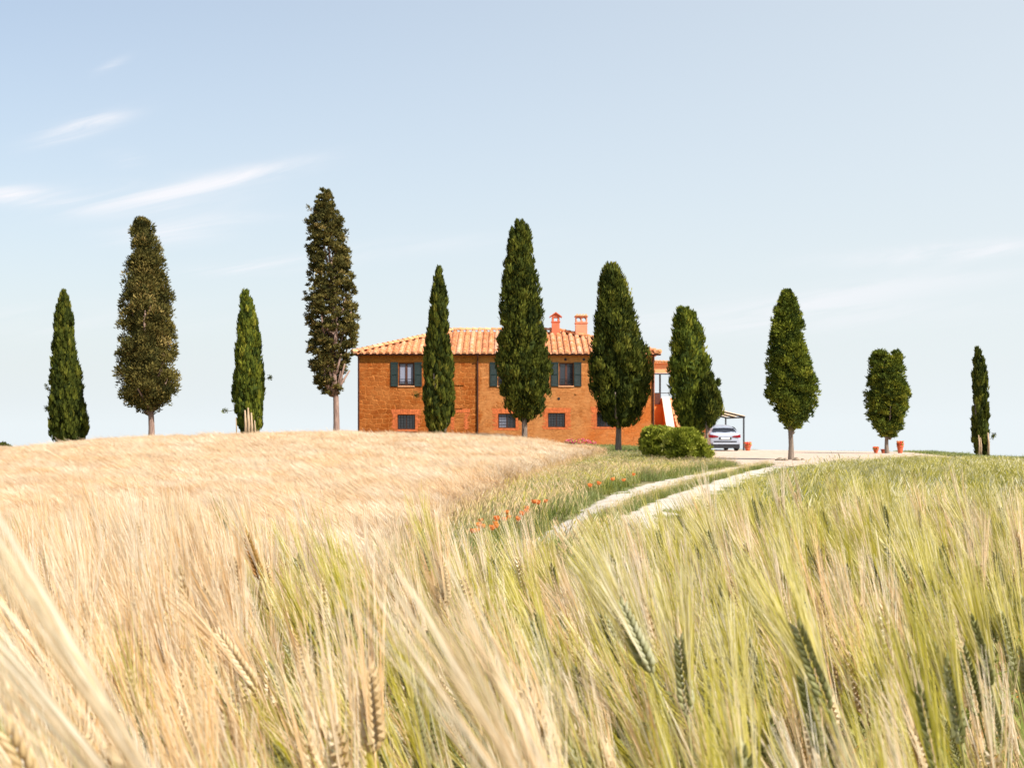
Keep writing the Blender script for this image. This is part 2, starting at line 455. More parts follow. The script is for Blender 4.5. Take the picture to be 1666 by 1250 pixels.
# ------------------------------------------------------------------ foliage crowns
def crown_mesh(name, prof, d, ycen, mat, parent, loc, lump=0.30, leaf=0.13, dens=1.0, core=0.8, upl=1.0, stretch=1.5, holes=0.0, seed=1, notch=None, flat=1.0, per=60):
    """prof: (row, left, right) in photo pixels top->bottom at distance d; the crown is a volume of that outline"""
    r = np.random.default_rng(seed)
    P = np.array(prof, dtype=float)
    zs = CAMH + (HOR - P[:, 0]) / F * d
    xl = (P[:, 1] - 833) / F * d; xr = (P[:, 2] - 833) / F * d
    zs, xl, xr = zs[::-1], xl[::-1], xr[::-1]
    def cen(z): return (np.interp(z, zs, xl) + np.interp(z, zs, xr)) / 2
    def rad(z): return np.maximum((np.interp(z, zs, xr) - np.interp(z, zs, xl)) / 2, 0.03)
    H = zs[-1] - zs[0]
    zz = np.linspace(zs[0], zs[-1], 200)
    area = np.sum(2 * PI * rad(zz)) * H / 200
    n = int(area / (lump * lump * stretch * 1.1) * 1.9 * dens)
    w = rad(zz) + 0.12; cdf = np.cumsum(w) / np.sum(w)
    cz = np.interp(r.random(n), cdf, zz)
    th = r.random(n) * 2 * PI
    ls = np.minimum(lump * (0.6 + 0.75 * r.random(n)) * np.clip(rad(cz) / 0.7, 0.35, 1.0), 0.08 + .48 * rad(cz))
    fr = 1 - 0.34 * r.random(n) ** 1.6
    # large-scale irregular bulges
    rib = np.sin(th * 5 + 1.3 * np.sin(cz * 0.9 + seed) + seed) * .6 + np.sin(th * 9 + cz * 1.6 + seed * 2) * .4
    wob = 1 + 0.045 * np.sin(cz * 2.1 + 3 * np.cos(th) + seed) + 0.03 * np.sin(cz * 4.7 + 2 * th) + 0.07 * (rib - .5)
    rr = np.maximum(rad(cz) * fr * wob - ls * 0.62, 0.0)
    inner = r.random(n) < 0.27
    rr = np.where(inner, rr * (.5 + .3 * r.random(n)), rr)
    if holes > 0:
        hv = np.sin(cz * 2.9 + seed) * np.sin(th * 2 + cz * 1.3) + 0.5 * np.sin(cz * 7 + th * 3)
        keep = hv < (1.1 - holes * 1.2)
        cz, th, ls, rr = cz[keep], th[keep], ls[keep], rr[keep]; n = len(cz)
    over = cz > zs[-1] - ls * stretch * 0.9
    cz = np.where(over, zs[-1] - ls * stretch * (.9 + .5 * r.random(n)), cz)
    if notch:
        nx0, nx1, nrow = notch
        xq = cen(cz) + rr * np.cos(th); a0, a1, zn = (nx0 - 833) / F * d, (nx1 - 833) / F * d, CAMH + (HOR - nrow) / F * d
        keep = ~((cz > zn) & (np.abs(xq - (a0 + a1) / 2) < (a1 - a0) / 2 + ls * .8))
        cz, th, ls, rr, over = cz[keep], th[keep], ls[keep], rr[keep], over[keep]; n = len(cz)
    rr = np.where(over, np.minimum(rr, np.maximum(rad(cz) - ls * .7, 0)), rr)
    cx = cen(cz) + rr * np.cos(th); cy = ycen + rr * np.sin(th) * flat
    ltint = np.clip(r.normal(0.43, 0.2, n) + 0.12 * rib[:n] if len(rib) == n else r.normal(.43, .22, n), 0, 1)  # ridges tinted yellower: new growth, plus their sunlit look put into the colour
    m = per
    N = n * m
    un = r.normal(size=(n, m, 3)); un /= np.linalg.norm(un, axis=2, keepdims=True)
    un[:, :, 2] = np.where(un[:, :, 2] < -0.3, -un[:, :, 2] * 0.6, un[:, :, 2])
    rad1 = 0.75 + 0.3 * r.random((n, m, 1))
    C = np.stack([cx, cy, cz], -1)[:, None, :]
    S = ls[:, None, None] * np.array([1, 1, stretch])
    pos = C + un * S * rad1
    out = np.stack([np.cos(th), np.sin(th), np.zeros(n)], -1)[:, None, :]
    dr = un * 0.75 + out * 0.25 + np.array([0, 0, upl]) + r.normal(size=(n, m, 3)) * 0.35
    dr /= np.linalg.norm(dr, axis=2, keepdims=True)
    # blade faces look outward from the clump, so a clump shades like a small rounded mass
    side = np.cross(dr, un + r.normal(size=(n, m, 3)) * 0.3); side /= np.maximum(np.linalg.norm(side, axis=2, keepdims=True), 1e-6)
    L = leaf * (0.6 + 0.8 * r.random((n, m, 1)))
    Wd = L * 0.30
    A = pos - side * Wd; B = pos + side * Wd; T = pos + dr * L; D = pos - dr * L * 0.6
    V = np.stack([D, B, T, A], 2).reshape(-1, 3)
    nq = n * m
    Fc = np.arange(nq * 4).reshape(nq, 4)
    tint = np.clip(np.repeat(ltint, m) + r.normal(0, 0.06, nq), 0, 1)
    V = V.reshape(-1, 3)
    matidx = np.zeros(nq)
    allV = [V]; allF = [Fc]; allT = [tint]; off = len(V)
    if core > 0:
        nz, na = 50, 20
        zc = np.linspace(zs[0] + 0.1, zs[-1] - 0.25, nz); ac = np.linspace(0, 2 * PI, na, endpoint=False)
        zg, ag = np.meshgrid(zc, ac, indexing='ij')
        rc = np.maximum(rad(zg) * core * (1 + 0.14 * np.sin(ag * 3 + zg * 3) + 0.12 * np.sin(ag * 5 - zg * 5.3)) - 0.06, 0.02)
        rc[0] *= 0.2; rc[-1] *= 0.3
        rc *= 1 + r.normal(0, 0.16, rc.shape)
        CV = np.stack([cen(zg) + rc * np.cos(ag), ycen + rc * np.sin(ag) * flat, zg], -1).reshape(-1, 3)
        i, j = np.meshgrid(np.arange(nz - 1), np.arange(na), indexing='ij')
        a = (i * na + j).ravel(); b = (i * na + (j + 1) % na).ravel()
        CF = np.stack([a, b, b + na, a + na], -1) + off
        allV.append(CV); allF.append(CF); allT.append(np.full(len(CF), 0.15)); off += len(CV)  # core tint set dark, painting shade into the crown's inside
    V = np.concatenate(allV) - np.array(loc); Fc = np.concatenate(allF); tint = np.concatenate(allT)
    return grow_mesh(name, V, Fc, mat, parent=parent, tint=tint, ngon=4), (cen, rad, zs)

def limbs(mb, base, top, cen, rad, zs, n, r0, seed, ycen, spread=0.75, r=None):
    rr = random.Random(seed)
    for k in range(n):
        z0 = base + (top - base) * (k / max(1, n)) * 0.8
        z1 = min(z0 + rr.uniform(1.0, 2.2), zs[-1] - 0.2)
        a = rr.uniform(0, 2 * PI)
        R1 = float(rad(z1)) * spread * rr.uniform(.6, 1)
        c0, c1 = float(cen(z0)), float(cen(z1))
        p0 = Vector((c0, ycen, z0)); p2 = Vector((c1 + R1 * math.cos(a), ycen + R1 * math.sin(a), z1))
        p1 = p0.lerp(p2, 0.5) + Vector((R1 * math.cos(a) * .22, R1 * math.sin(a) * .22, -0.12 * (z1 - z0)))
        rad0 = r0 * rr.uniform(.3, .55) * (1 - 0.6 * k / n)
        mb.tube([p0, p1, p2], [rad0, rad0 * .7, rad0 * .3], 6)

def tree(prof, d, trunk_px, trunk_w, label, mat, barkm, style, seed, trunk_top=None, name='cypress_tree', tufts=(), stems=None, nlimb=8, forks=0):
    xb = X(trunk_px, d); zb = g1(xb, d) - 0.05
    root = empty(name, (xb, d, zb), label, 'tree', 'cypress trees on the hilltop')
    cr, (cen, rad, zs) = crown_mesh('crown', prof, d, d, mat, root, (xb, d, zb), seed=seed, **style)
    mb = MB()
    zt = zs[0] + (zs[-1] - zs[0]) * 0.85
    zt0 = zs[0] + 0.3
    pts = [(xb, d, zb - 0.1), (xb, d, zb + .12)]; w = trunk_w / 2 / F * d
    rads = [w * 1.45, w * 1.15]
    nn = 9
    rr = random.Random(seed)
    for k in range(1, nn + 1):
        t = k / nn
        z = zb + (zt - zb) * t
        xc = xb if z < zt0 else float(cen(z)) * min(1, (z - zt0) / 1.5) + xb * (1 - min(1, (z - zt0) / 1.5))
        pts.append((xc + rr.uniform(-.03, .03), d + rr.uniform(-.03, .03), z)); rads.append(w * (1.0 - 0.8 * t))
    mb.tube([(p[0] - xb, p[1] - d, p[2] - zb) for p in pts], rads, 10)
    lm = MB(); limbs(lm, zs[0] - 0.1, zt, cen, rad, zs, nlimb, w * 2, seed, d)
    for k in range(forks):   # visible forks where trunk meets crown
        a = rr.uniform(0, 2 * PI) if k > 1 else (0.3 if k else PI - 0.3)
        z0 = zs[0] - 0.1 + rr.uniform(0, .3); hgt = rr.uniform(1.0, 1.8); R1 = float(rad(min(z0 + hgt, zs[-1]))) * rr.uniform(.45, .8)
        lm.tube([(xb, d, z0), (xb + R1 * .35 * math.cos(a), d + R1 * .35 * math.sin(a), z0 + hgt * .3), (xb + R1 * math.cos(a), d + R1 * math.sin(a), z0 + hgt)], [w * .6, w * .42, w * .2], 7)
    mb.add([(p[0] - xb, p[1] - d, p[2] - zb) for p in lm.v], lm.f)
    mb.build('trunk', barkm, root, smooth=True)
    for (sx, sy0, sy1, sw) in (stems or []):    # bare stems showing in front of the crown foot
        sm = MB(); x0 = X(sx, d) - xb; yo = -float(rad(Z(sy0, d))) * 0.99 - .03
        sm.tube([(x0, yo, Z(sy1, d) - zb - .1), (x0 + .02, yo - .02, (Z(sy0, d) + Z(sy1, d)) / 2 - zb), (x0 - .02, yo + .0, Z(sy0, d) - zb)], [sw * 1.2, sw, sw * .5], 6)
        sm.build('stem', M['bark_pale'], root, smooth=True)
    for (ax, ay, bx, by) in tufts:   # stray twig with a leaf tuft
        tm = MB()
        p0 = Vector((X(ax, d) - xb, 0, Z(ay, d) - zb)); p1 = Vector((X(bx, d) - xb, 0, Z(by, d) - zb))
        tm.tube([p0, p0.lerp(p1, .5) + Vector((0, 0, -.03)), p1], [.012, .01, .006], 4)
        for q in range(70):
            c = p0.lerp(p1, rr.uniform(.55, 1.05)) + Vector((rr.gauss(0, .05), rr.gauss(0, .05), rr.gauss(0, .07)))
            dd = Vector((rr.gauss(0, 1), rr.gauss(0, 1), rr.gauss(.6, 1))).normalized() * .09
            s = dd.cross(Vector((rr.gauss(0, 1), rr.gauss(0, 1), 0.3))).normalized() * .02
            tm.add([c - dd * .5, c + s, c + dd, c - s], [(0, 1, 2, 3)], 1, rr.random())
        tm.build('twig', [barkm, mat], root)
    return root

FEATH = dict(lump=0.15, leaf=0.17, stretch=3.0, upl=2.4, per=34, core=0.70)
DENSE = dict(lump=0.23, leaf=0.13, stretch=2.4, upl=1.6, per=60, core=0.62, dens=.98)
LUMPY = dict(lump=0.42, leaf=0.10, stretch=1.25, upl=0.5, per=130, core=0.5, dens=.78)
SPARSE = dict(lump=0.17, leaf=0.10, stretch=1.15, upl=0.4, per=44, core=0.0, holes=0.42, dens=.42)

tree([(474, 101, 105), (490, 95, 112), (517, 89, 119), (550, 87, 121), (583, 84, 124), (619, 82, 132), (645, 80, 137), (670, 78, 141), (696, 81, 143), (712, 84, 141), (728, 90, 136)],
     78, 112, 9, 'leftmost dark green cypress, a narrow cone that reaches the golden field with no bare trunk', M['cyp_green'], M['bark'], FEATH, 21,
     tufts=[(88, 644, 74, 628), (80, 672, 75, 664)])
tree([(354, 226, 245), (366, 217, 251), (380, 212, 256), (400, 209, 263), (430, 203, 269), (460, 199, 275), (490, 195, 281), (520, 192, 284), (560, 190, 288), (600, 190, 293), (625, 191, 295), (645, 195, 290), (658, 203, 275), (671, 222, 255)],
     76, 246, 11, 'tall olive brown cypress with lumpy crown and bare forked trunk, second tree from the left', M['cyp_brown'], M['bark_pink'], LUMPY, 22, forks=6, nlimb=14)
tree([(474, 397, 402), (485, 392, 409), (500, 390, 414), (542, 386, 423), (596, 382, 428), (632, 379, 432), (668, 381, 431), (693, 386, 427), (714, 394, 421)],
     77, 408, 9, 'short slim green cypress with pale bare stems at its foot, between two tall brown ones', M['cyp_bright'], M['bark_pale'], FEATH, 23,
     tufts=[(380, 668, 363, 669), (431, 617, 441, 614), (398, 480, 396, 472)], stems=[(404, 668, 716, .07), (409, 664, 716, .08), (414, 672, 716, .07), (419, 684, 716, .04), (389, 680, 716, .03)])
tree([(307, 518, 535), (320, 512, 543), (337, 506, 549), (362, 501, 561), (398, 498, 570), (441, 500, 576), (484, 497, 581), (520, 498, 588), (549, 500, 586), (578, 502, 576), (603, 503, 565), (625, 509, 558), (641, 524, 556)],
     75, 547, 11, 'tallest cypress, brown crown full of gaps on a bare trunk, just left of the farmhouse', M['cyp_brown'], M['bark_pink'], SPARSE, 24, forks=7, nlimb=34,
     tufts=[(516, 350, 500, 335), (502, 364, 497, 358), (500, 480, 496, 476), (502, 510, 497, 512)])
tree([(436, 712, 716), (455, 706, 721), (480, 702, 727), (500, 699, 729), (530, 696, 730), (560, 693, 732), (590, 689, 738), (620, 688, 739), (660, 690, 738), (680, 691, 738), (698, 695, 733), (714, 706, 722)],
     71, 714, 8, 'slim dark cypress standing in front of the stone left part of the farmhouse', M['cyp_green'], M['bark'], FEATH, 25, tufts=[(689, 645, 675, 643)])
tree([(359, 838, 850), (370, 833, 858), (385, 829, 863), (400, 825, 866), (430, 820, 871), (460, 816, 876), (500, 812, 882), (540, 809, 886), (580, 808, 896), (610, 808, 899), (640, 811, 898), (660, 818, 893), (675, 830, 880), (685, 845, 862)],
     70, 853, 10, 'big dense green cypress in front of the middle of the farmhouse, left of the chimneys', M['cyp_green'], M['bark'], DENSE, 26, forks=2)
tree([(429, 989, 1000), (445, 979, 1011), (470, 972, 1021), (500, 968, 1031), (530, 964, 1040), (560, 959, 1051), (590, 957, 1060), (620, 957, 1063), (650, 959, 1060), (670, 966, 1052), (685, 980, 1040), (695, 996, 1018)],
     69, 1006, 10, 'broad green cypress on a grey trunk in front of the right end of the farmhouse', M['cyp_green'], M['bark'], DENSE, 27, forks=2)
tree([(501, 1103, 1115), (515, 1097, 1130), (540, 1092, 1143), (570, 1089, 1153), (600, 1088, 1158), (630, 1088, 1160), (660, 1091, 1160), (680, 1097, 1154), (700, 1105, 1148), (714, 1120, 1142)],
     67, 1126, 9, 'rounded green cypress behind the clipped shrubs, right of the farmhouse', M['cyp_bright'], M['bark'], dict(DENSE, holes=0.12), 28)
tree([(607, 1150, 1160), (618, 1146, 1170), (640, 1142, 1178), (655, 1141, 1176), (672, 1140, 1178), (684, 1142, 1172), (697, 1147, 1160)],
     66, 1150, 6, 'small dark cypress tucked against the rounded one, left of the white car', M['cyp_green'], M['bark'], dict(DENSE, lump=.22), 29)
tree([(471, 1274, 1287), (490, 1266, 1296), (520, 1256, 1304), (540, 1251, 1308), (565, 1247, 1313), (590, 1245, 1320), (620, 1247, 1329), (645, 1249, 1332), (665, 1256, 1330), (680, 1265, 1320), (693, 1274, 1310), (702, 1282, 1296)],
     60, 1287, 9, 'bright green lumpy cypress on a bare trunk at the edge of the gravel forecourt', M['cyp_bright'], M['bark'], dict(LUMPY, lump=.23, leaf=.09, core=.55, dens=.9, stretch=1.5, per=90), 30)
tree([(569, 1423, 1462), (582, 1416, 1468), (605, 1411, 1473), (640, 1407, 1481), (665, 1410, 1478), (685, 1416, 1472), (700, 1422, 1471), (711, 1434, 1460)],
     74, 1443, 7, 'small open crowned cypress with twin tops beside the terracotta pots', M['cyp_bright'], M['bark'], dict(SPARSE, lump=.20, core=.3, holes=.2, dens=.9, notch=(1441, 1450, 584)), 31, forks=3, nlimb=10)
tree([(567, 1587, 1590), (575, 1585, 1596), (600, 1583, 1604), (630, 1581, 1608), (660, 1583, 1608), (690, 1582, 1609), (720, 1582, 1610), (732, 1585, 1608), (744, 1588, 1605)],
     76, 1596, 7, 'rightmost slender cypress standing alone at the end of the green field', M['cyp_green'], M['bark'], FEATH, 32,
     tufts=[(1609, 716, 1618, 708)], stems=[(1588, 708, 742, .05), (1603, 704, 742, .06), (1591, 712, 742, .04)])

# shrubs
def shrub(prof, d, label, seed, mat='shrub', name='shrub', group=None, **kw):
    xb = X((prof[-1][1] + prof[-1][2]) / 2, d); zb = g1(xb, d) - .05
    root = empty(name, (xb, d, zb), label, 'shrub', group)
    st = dict(lump=0.16, leaf=0.085, stretch=1.0, upl=0.7, per=46, core=0.6, dens=1.15); st.update(kw)
    cr, (cen, rad, zs) = crown_mesh('foliage', prof, d, d, M[mat], root, (xb, d, zb), seed=seed, **st)
    mb = MB(); rr = random.Random(seed)
    for k in range(6):
        a = rr.uniform(0, 2 * PI); h = (zs[-1] - zb) * .7
        mb.tube([(0, 0, -.05), (.2 * math.cos(a) * h, .2 * math.sin(a) * h, h * .5), (.45 * math.cos(a) * h, .45 * math.sin(a) * h, h)], [.03, .02, .01], 5)
    mb.build('stem', M['bark'], root)
    return root
shrub([(694, 1056, 1082), (700, 1046, 1095), (712, 1040, 1103), (728, 1040, 1105), (740, 1046, 1104), (748, 1056, 1100)], 57.5,
      'clipped round green shrub nearest the farmhouse wall, left one of the pair', 41)
shrub([(697, 1092, 1118), (704, 1082, 1134), (716, 1078, 1148), (730, 1080, 1156), (744, 1088, 1157), (756, 1100, 1150)], 54.5,
      'clipped broad green shrub beside the gravel forecourt, right one of the pair', 42, flat=.8)
shrub([(722, -14, -2), (728, -24, 14), (735, -28, 19), (742, -30, 21)], 105, 'dark treetop peeping over the golden field at the left edge', 43, mat='cyp_green', name='far_bush', lump=.3, leaf=.2)
shrub([(732, 16, 20), (736, 14, 24), (742, 12, 25)], 105, 'tiny dark bush tip on the golden horizon beside the left edge treetop', 44, mat='cyp_green', name='far_bush', lump=.15, leaf=.15)

# ------------------------------------------------------------------ farmhouse
HD = 82.0             # front wall plane
hx0, hx1 = X(582, HD), X(1065, HD)
zE = Z(577, HD)       # eaves
HDEP = 11.0
zB = 0.05
def wall_mat():
    t = NT('farmhouse_masonry')
    tc = t.n.new('ShaderNodeTexCoord'); geo = tc.outputs['Object']
    sp = t.n.new('ShaderNodeSeparateXYZ'); t.l.new(geo, sp.inputs[0])
    cb = t.n.new('ShaderNodeCombineXYZ')
    xy = t.math('ADD', sp.outputs[0], sp.outputs[1])
    t.l.new(xy, cb.inputs[0]); t.l.new(sp.outputs[2], cb.inputs[1])
    nd = t.n.new('ShaderNodeTexNoise'); nd.inputs['Scale'].default_value = 2.6; nd.inputs['Detail'].default_value = 2; t.l.new(cb.outputs[0], nd.inputs['Vector'])
    off = t.n.new('ShaderNodeVectorMath'); off.operation = 'SUBTRACT'; t.l.new(nd.outputs['Color'], off.inputs[0]); off.inputs[1].default_value = (.5, .5, .5)
    sc = t.n.new('ShaderNodeVectorMath'); sc.operation = 'SCALE'; t.l.new(off.outputs[0], sc.inputs[0]); sc.inputs['Scale'].default_value = 0.42
    ad = t.n.new('ShaderNodeVectorMath'); ad.operation = 'ADD'; t.l.new(cb.outputs[0], ad.inputs[0]); t.l.new(sc.outputs[0], ad.inputs[1])
    def brick(w, h, mort, smooth, vec):
        b = t.n.new('ShaderNodeTexBrick'); t.l.new(vec, b.inputs['Vector'])
        b.inputs['Scale'].default_value = 1; b.inputs['Brick Width'].default_value = w; b.inputs['Row Height'].default_value = h
        b.inputs['Mortar Size'].default_value = mort; b.inputs['Mortar Smooth'].default_value = smooth
        b.inputs['Color1'].default_value = (0, 0, 0, 1); b.inputs['Color2'].default_value = (1, 1, 1, 1); b.inputs['Mortar'].default_value = (.5, .5, .5, 1)
        b.inputs['Bias'].default_value = 0; b.offset = 0.43; b.squash = 0.7; b.squash_frequency = 3
        return b
    st = brick(.46, .27, .028, .7, ad.outputs[0])
    bk = brick(.27, .085, .012, .3, ad.outputs[0])
    n1 = t.noise(9, 6, 0.7, geo); n2 = t.noise(1.1, 4, .6, geo)
    stone = t.ramp(st.outputs['Color'], [(0, (0.26, 0.085, 0.022)), (.4, (0.44, 0.135, 0.028)), (.75, (0.36, 0.13, 0.035)), (1, (0.54, 0.19, 0.05))])
    stone = t.mix(.35, stone, t.ramp(n1, [(.3, (0.24, .085, .03)), (.7, (.62, .23, .07))]))
    mort = t.ramp(n1, [(.3, (.60, .25, .09)), (.7, (.85, .42, .19))])
    cs = t.mix(st.outputs['Fac'], stone, mort)
    bcol = t.ramp(bk.outputs['Color'], [(0, (0.40, .12, .04)), (.5, (.62, .22, .08)), (1, (.74, .34, .15))])
    bcol = t.mix(.5, bcol, t.ramp(n1, [(.3, (0.40, .17, .06)), (.7, (.78, .42, .18))]))
    cbk = t.mix(bk.outputs['Fac'], bcol, t.mix(.5, mort, (.62, .34, .15)))
    # patchwork where stones show in the brickwork
    pn = t.noise(.55, 3, .5, geo)
    patch = t.ramp(pn, [(.53, (0, 0, 0)), (.56, (1, 1, 1))])
    xr = t.math('ADD', sp.outputs[0], t.math('MULTIPLY', t.math('SUBTRACT', n2, .5), 1.6))
    f1 = t.math('MULTIPLY', t.math('SUBTRACT', xr, 6.9), 3.0, True)        # stone -> brick
    f1b = t.math('MULTIPLY', f1, t.math('SUBTRACT', 1.0, t.math('MULTIPLY', patch, .55)))
    col = t.mix(f1b, cs, cbk)
    red = t.ramp(n1, [(.3, (0.55, .13, .03)), (.7, (.78, .26, .06))])
    f2 = t.math('MULTIPLY', t.math('SUBTRACT', t.math('ADD', xr, t.math('MULTIPLY', sp.outputs[2], -.45)), 12.2), .9, True)
    col = t.mix(t.math('MULTIPLY', f2, .8), col, red)
    # pale rendered band under the eaves
    fe = t.math('MULTIPLY', t.math('SUBTRACT', t.math('ADD', sp.outputs[2], t.math('MULTIPLY', n2, .15)), zE - zB - .42), 12, True)
    col = t.mix(t.math('MULTIPLY', fe, .75), col, (.80, .40, .12))
    n3 = t.noise(.8, 5, .7, geo, .5)
    col = t.mix(t.ramp(n3, [(.42, (0, 0, 0)), (.66, (.48, .48, .48))]), col, (.80, .44, .22))
    n4 = t.noise(2.7, 6, .75, geo, .3)
    col = t.mix(t.ramp(n4, [(.52, (0, 0, 0)), (.72, (.5, .5, .5))]), col, (.26, .10, .04))
    t.base(col); t.b.inputs['Roughness'].default_value = .95; t.b.inputs['Specular IOR Level'].default_value = .1
    fin = t.mix(1.0, col, t.mix(f1, (.72, .52, .30), (.84, .70, .52)), 'MULTIPLY')
    t.base(fin)
    h = t.math('ADD', t.math('MULTIPLY', t.math('SUBTRACT', 1, t.mix(f1b, st.outputs['Fac'], bk.outputs['Fac'])), .7), t.math('MULTIPLY', n1, .5))
    t.bump(h, .9, .03)
    return t.m
M['wall'] = wall_mat()
M['redbrick'] = simple('red_brick_surround', (0.58, 0.15, 0.05), .9, var=.4, scale=7, spec=.1)
M['redplaster'] = simple('red_plaster', (0.62, 0.17, 0.09), .9, var=.15, scale=3, spec=.1)
M['pinkplaster'] = simple('pink_plaster', (0.66, 0.27, 0.16), .9, var=.12, scale=3, spec=.1)
M['orange'] = simple('orange_render', (0.78, 0.26, 0.07), .9, var=.12, scale=2, spec=.1)
M['peach'] = simple('peach_render', (0.80, 0.40, 0.20), .9, var=.08, scale=2, spec=.1)
M['white'] = simple('white_coping', (0.66, 0.56, 0.47), .8, var=.05)
M['shutter'] = simple('dark_green_shutter_paint', (0.012, 0.028, 0.026), .5, var=.2)
M['woodframe'] = simple('brown_window_frame', (0.10, 0.035, 0.022), .5, var=.2)
M['iron'] = simple('black_iron', (0.02, 0.018, 0.018), .5, var=.2)
M['copper'] = simple('dark_copper_gutter', (0.07, 0.025, 0.018), .45, metal=.3, var=.3)
M['dark'] = simple('dark_interior', (0.012, 0.008, 0.007), .9)
M['sky_sheen'] = simple('curtain_sky_sheen', (0.27, 0.29, 0.38), .9, var=.05)  # sky reflection of the panes painted as a blue grey colour
t = NT('window_glass'); t.base((.02, .022, .03)); t.b.inputs['Roughness'].default_value = .08; t.b.inputs['Specular IOR Level'].default_value = .9; M['glass'] = t.m
def tile_mat():
    t = NT('terracotta_tiles')
    at = t.n.new('ShaderNodeAttribute'); at.attribute_name = 'tint'
    nz = t.noise(5, 5, .65, t.obj())
    c = t.ramp(at.outputs['Fac'], [(0, (.30, .08, .03)), (.3, (.62, .23, .08)), (.6, (.78, .38, .17)), (1, (.86, .58, .42))])
    c2 = t.ramp(nz, [(.35, (.55, .19, .03)), (.65, (.88, .58, .40))])
    t.base(t.mix(.4, c, c2)); t.b.inputs['Roughness'].default_value = .85; t.b.inputs['Specular IOR Level'].default_value = .15; return t.m
M['tile'] = tile_mat()

house = empty('farmhouse', ((hx0 + hx1) / 2, HD, zB), 'two storey stone and brick farmhouse with tiled hip roof and dark green shutters', 'house')
hxc = (hx0 + hx1) / 2
def HX(px): return X(px, HD) - hx0      # x from the left corner, house-local meshes use origin at left front corner
HOFF = Vector((hx0 - hxc, 0, 0))
def HZ(py): return Z(py, HD) - zB
hroot_children = []
def hbuild(mb, name, mat, parent=None, smooth=False):
    o = mb.build(name, mat, parent or house, smooth)
    if parent is None: o.location = HOFF
    return o
W = hx1 - hx0; HH = zE - zB
upw = [(648.5, 673.5, 590.5, 628), (810, 834, 590.5, 628), (909.5, 933, 590.5, 628), (1018, 1042, 590.5, 628)]
low = [(646.5, 675.5, 675, 699), (810.5, 839, 673.5, 697), (891.5, 919.5, 672.5, 695.5), (971, 1000, 671, 695)]
holes = [(HX(a), HX(b), HZ(d_), HZ(c)) for (a, b, c, d_) in upw + low]
def wall_holes(mb, x0, x1, z0, z1, holes, y, dep):
    xs = sorted(set([x0, x1] + [h[0] for h in holes] + [h[1] for h in holes]))
    zs = sorted(set([z0, z1] + [h[2] for h in holes] + [h[3] for h in holes]))
    for i in range(len(xs) - 1):
        for j in range(len(zs) - 1):
            cx, cz = (xs[i] + xs[i + 1]) / 2, (zs[j] + zs[j + 1]) / 2
            if any(h[0] < cx < h[1] and h[2] < cz < h[3] for h in holes): continue
            mb.add([(xs[i], y, zs[j]), (xs[i + 1], y, zs[j]), (xs[i + 1], y, zs[j + 1]), (xs[i], y, zs[j + 1])], [(0, 1, 2, 3)])
    for (a, b, c, e) in holes:
        mb.add([(a, y, c), (b, y, c), (b, y, e), (a, y, e), (a, y + dep, c), (b, y + dep, c), (b, y + dep, e), (a, y + dep, e)],
               [(0, 4, 5, 1), (1, 5, 6, 2), (2, 6, 7, 3), (3, 7, 4, 0)])
mb = MB(); wall_holes(mb, 0, W, 0, HH, holes, 0, .22)
mb.add([(0, 0, 0), (0, HDEP, 0), (0, HDEP, HH), (0, 0, HH)], [(0, 3, 2, 1)])
mb.add([(W, 0, 0), (W, HDEP, 0), (W, HDEP, HH), (W, 0, HH)], [(0, 1, 2, 3)])
mb.add([(0, HDEP, 0), (W, HDEP, 0), (W, HDEP, HH), (0, HDEP, HH)], [(0, 3, 2, 1)])
hbuild(mb, 'wall', M['wall'])
# moulding and eaves board
mb = MB(); mb.box(-.12, W + .12, -.12, HDEP + .12, HH - .075, HH - .005)
hbuild(mb, 'eaves_board', M['orange'])

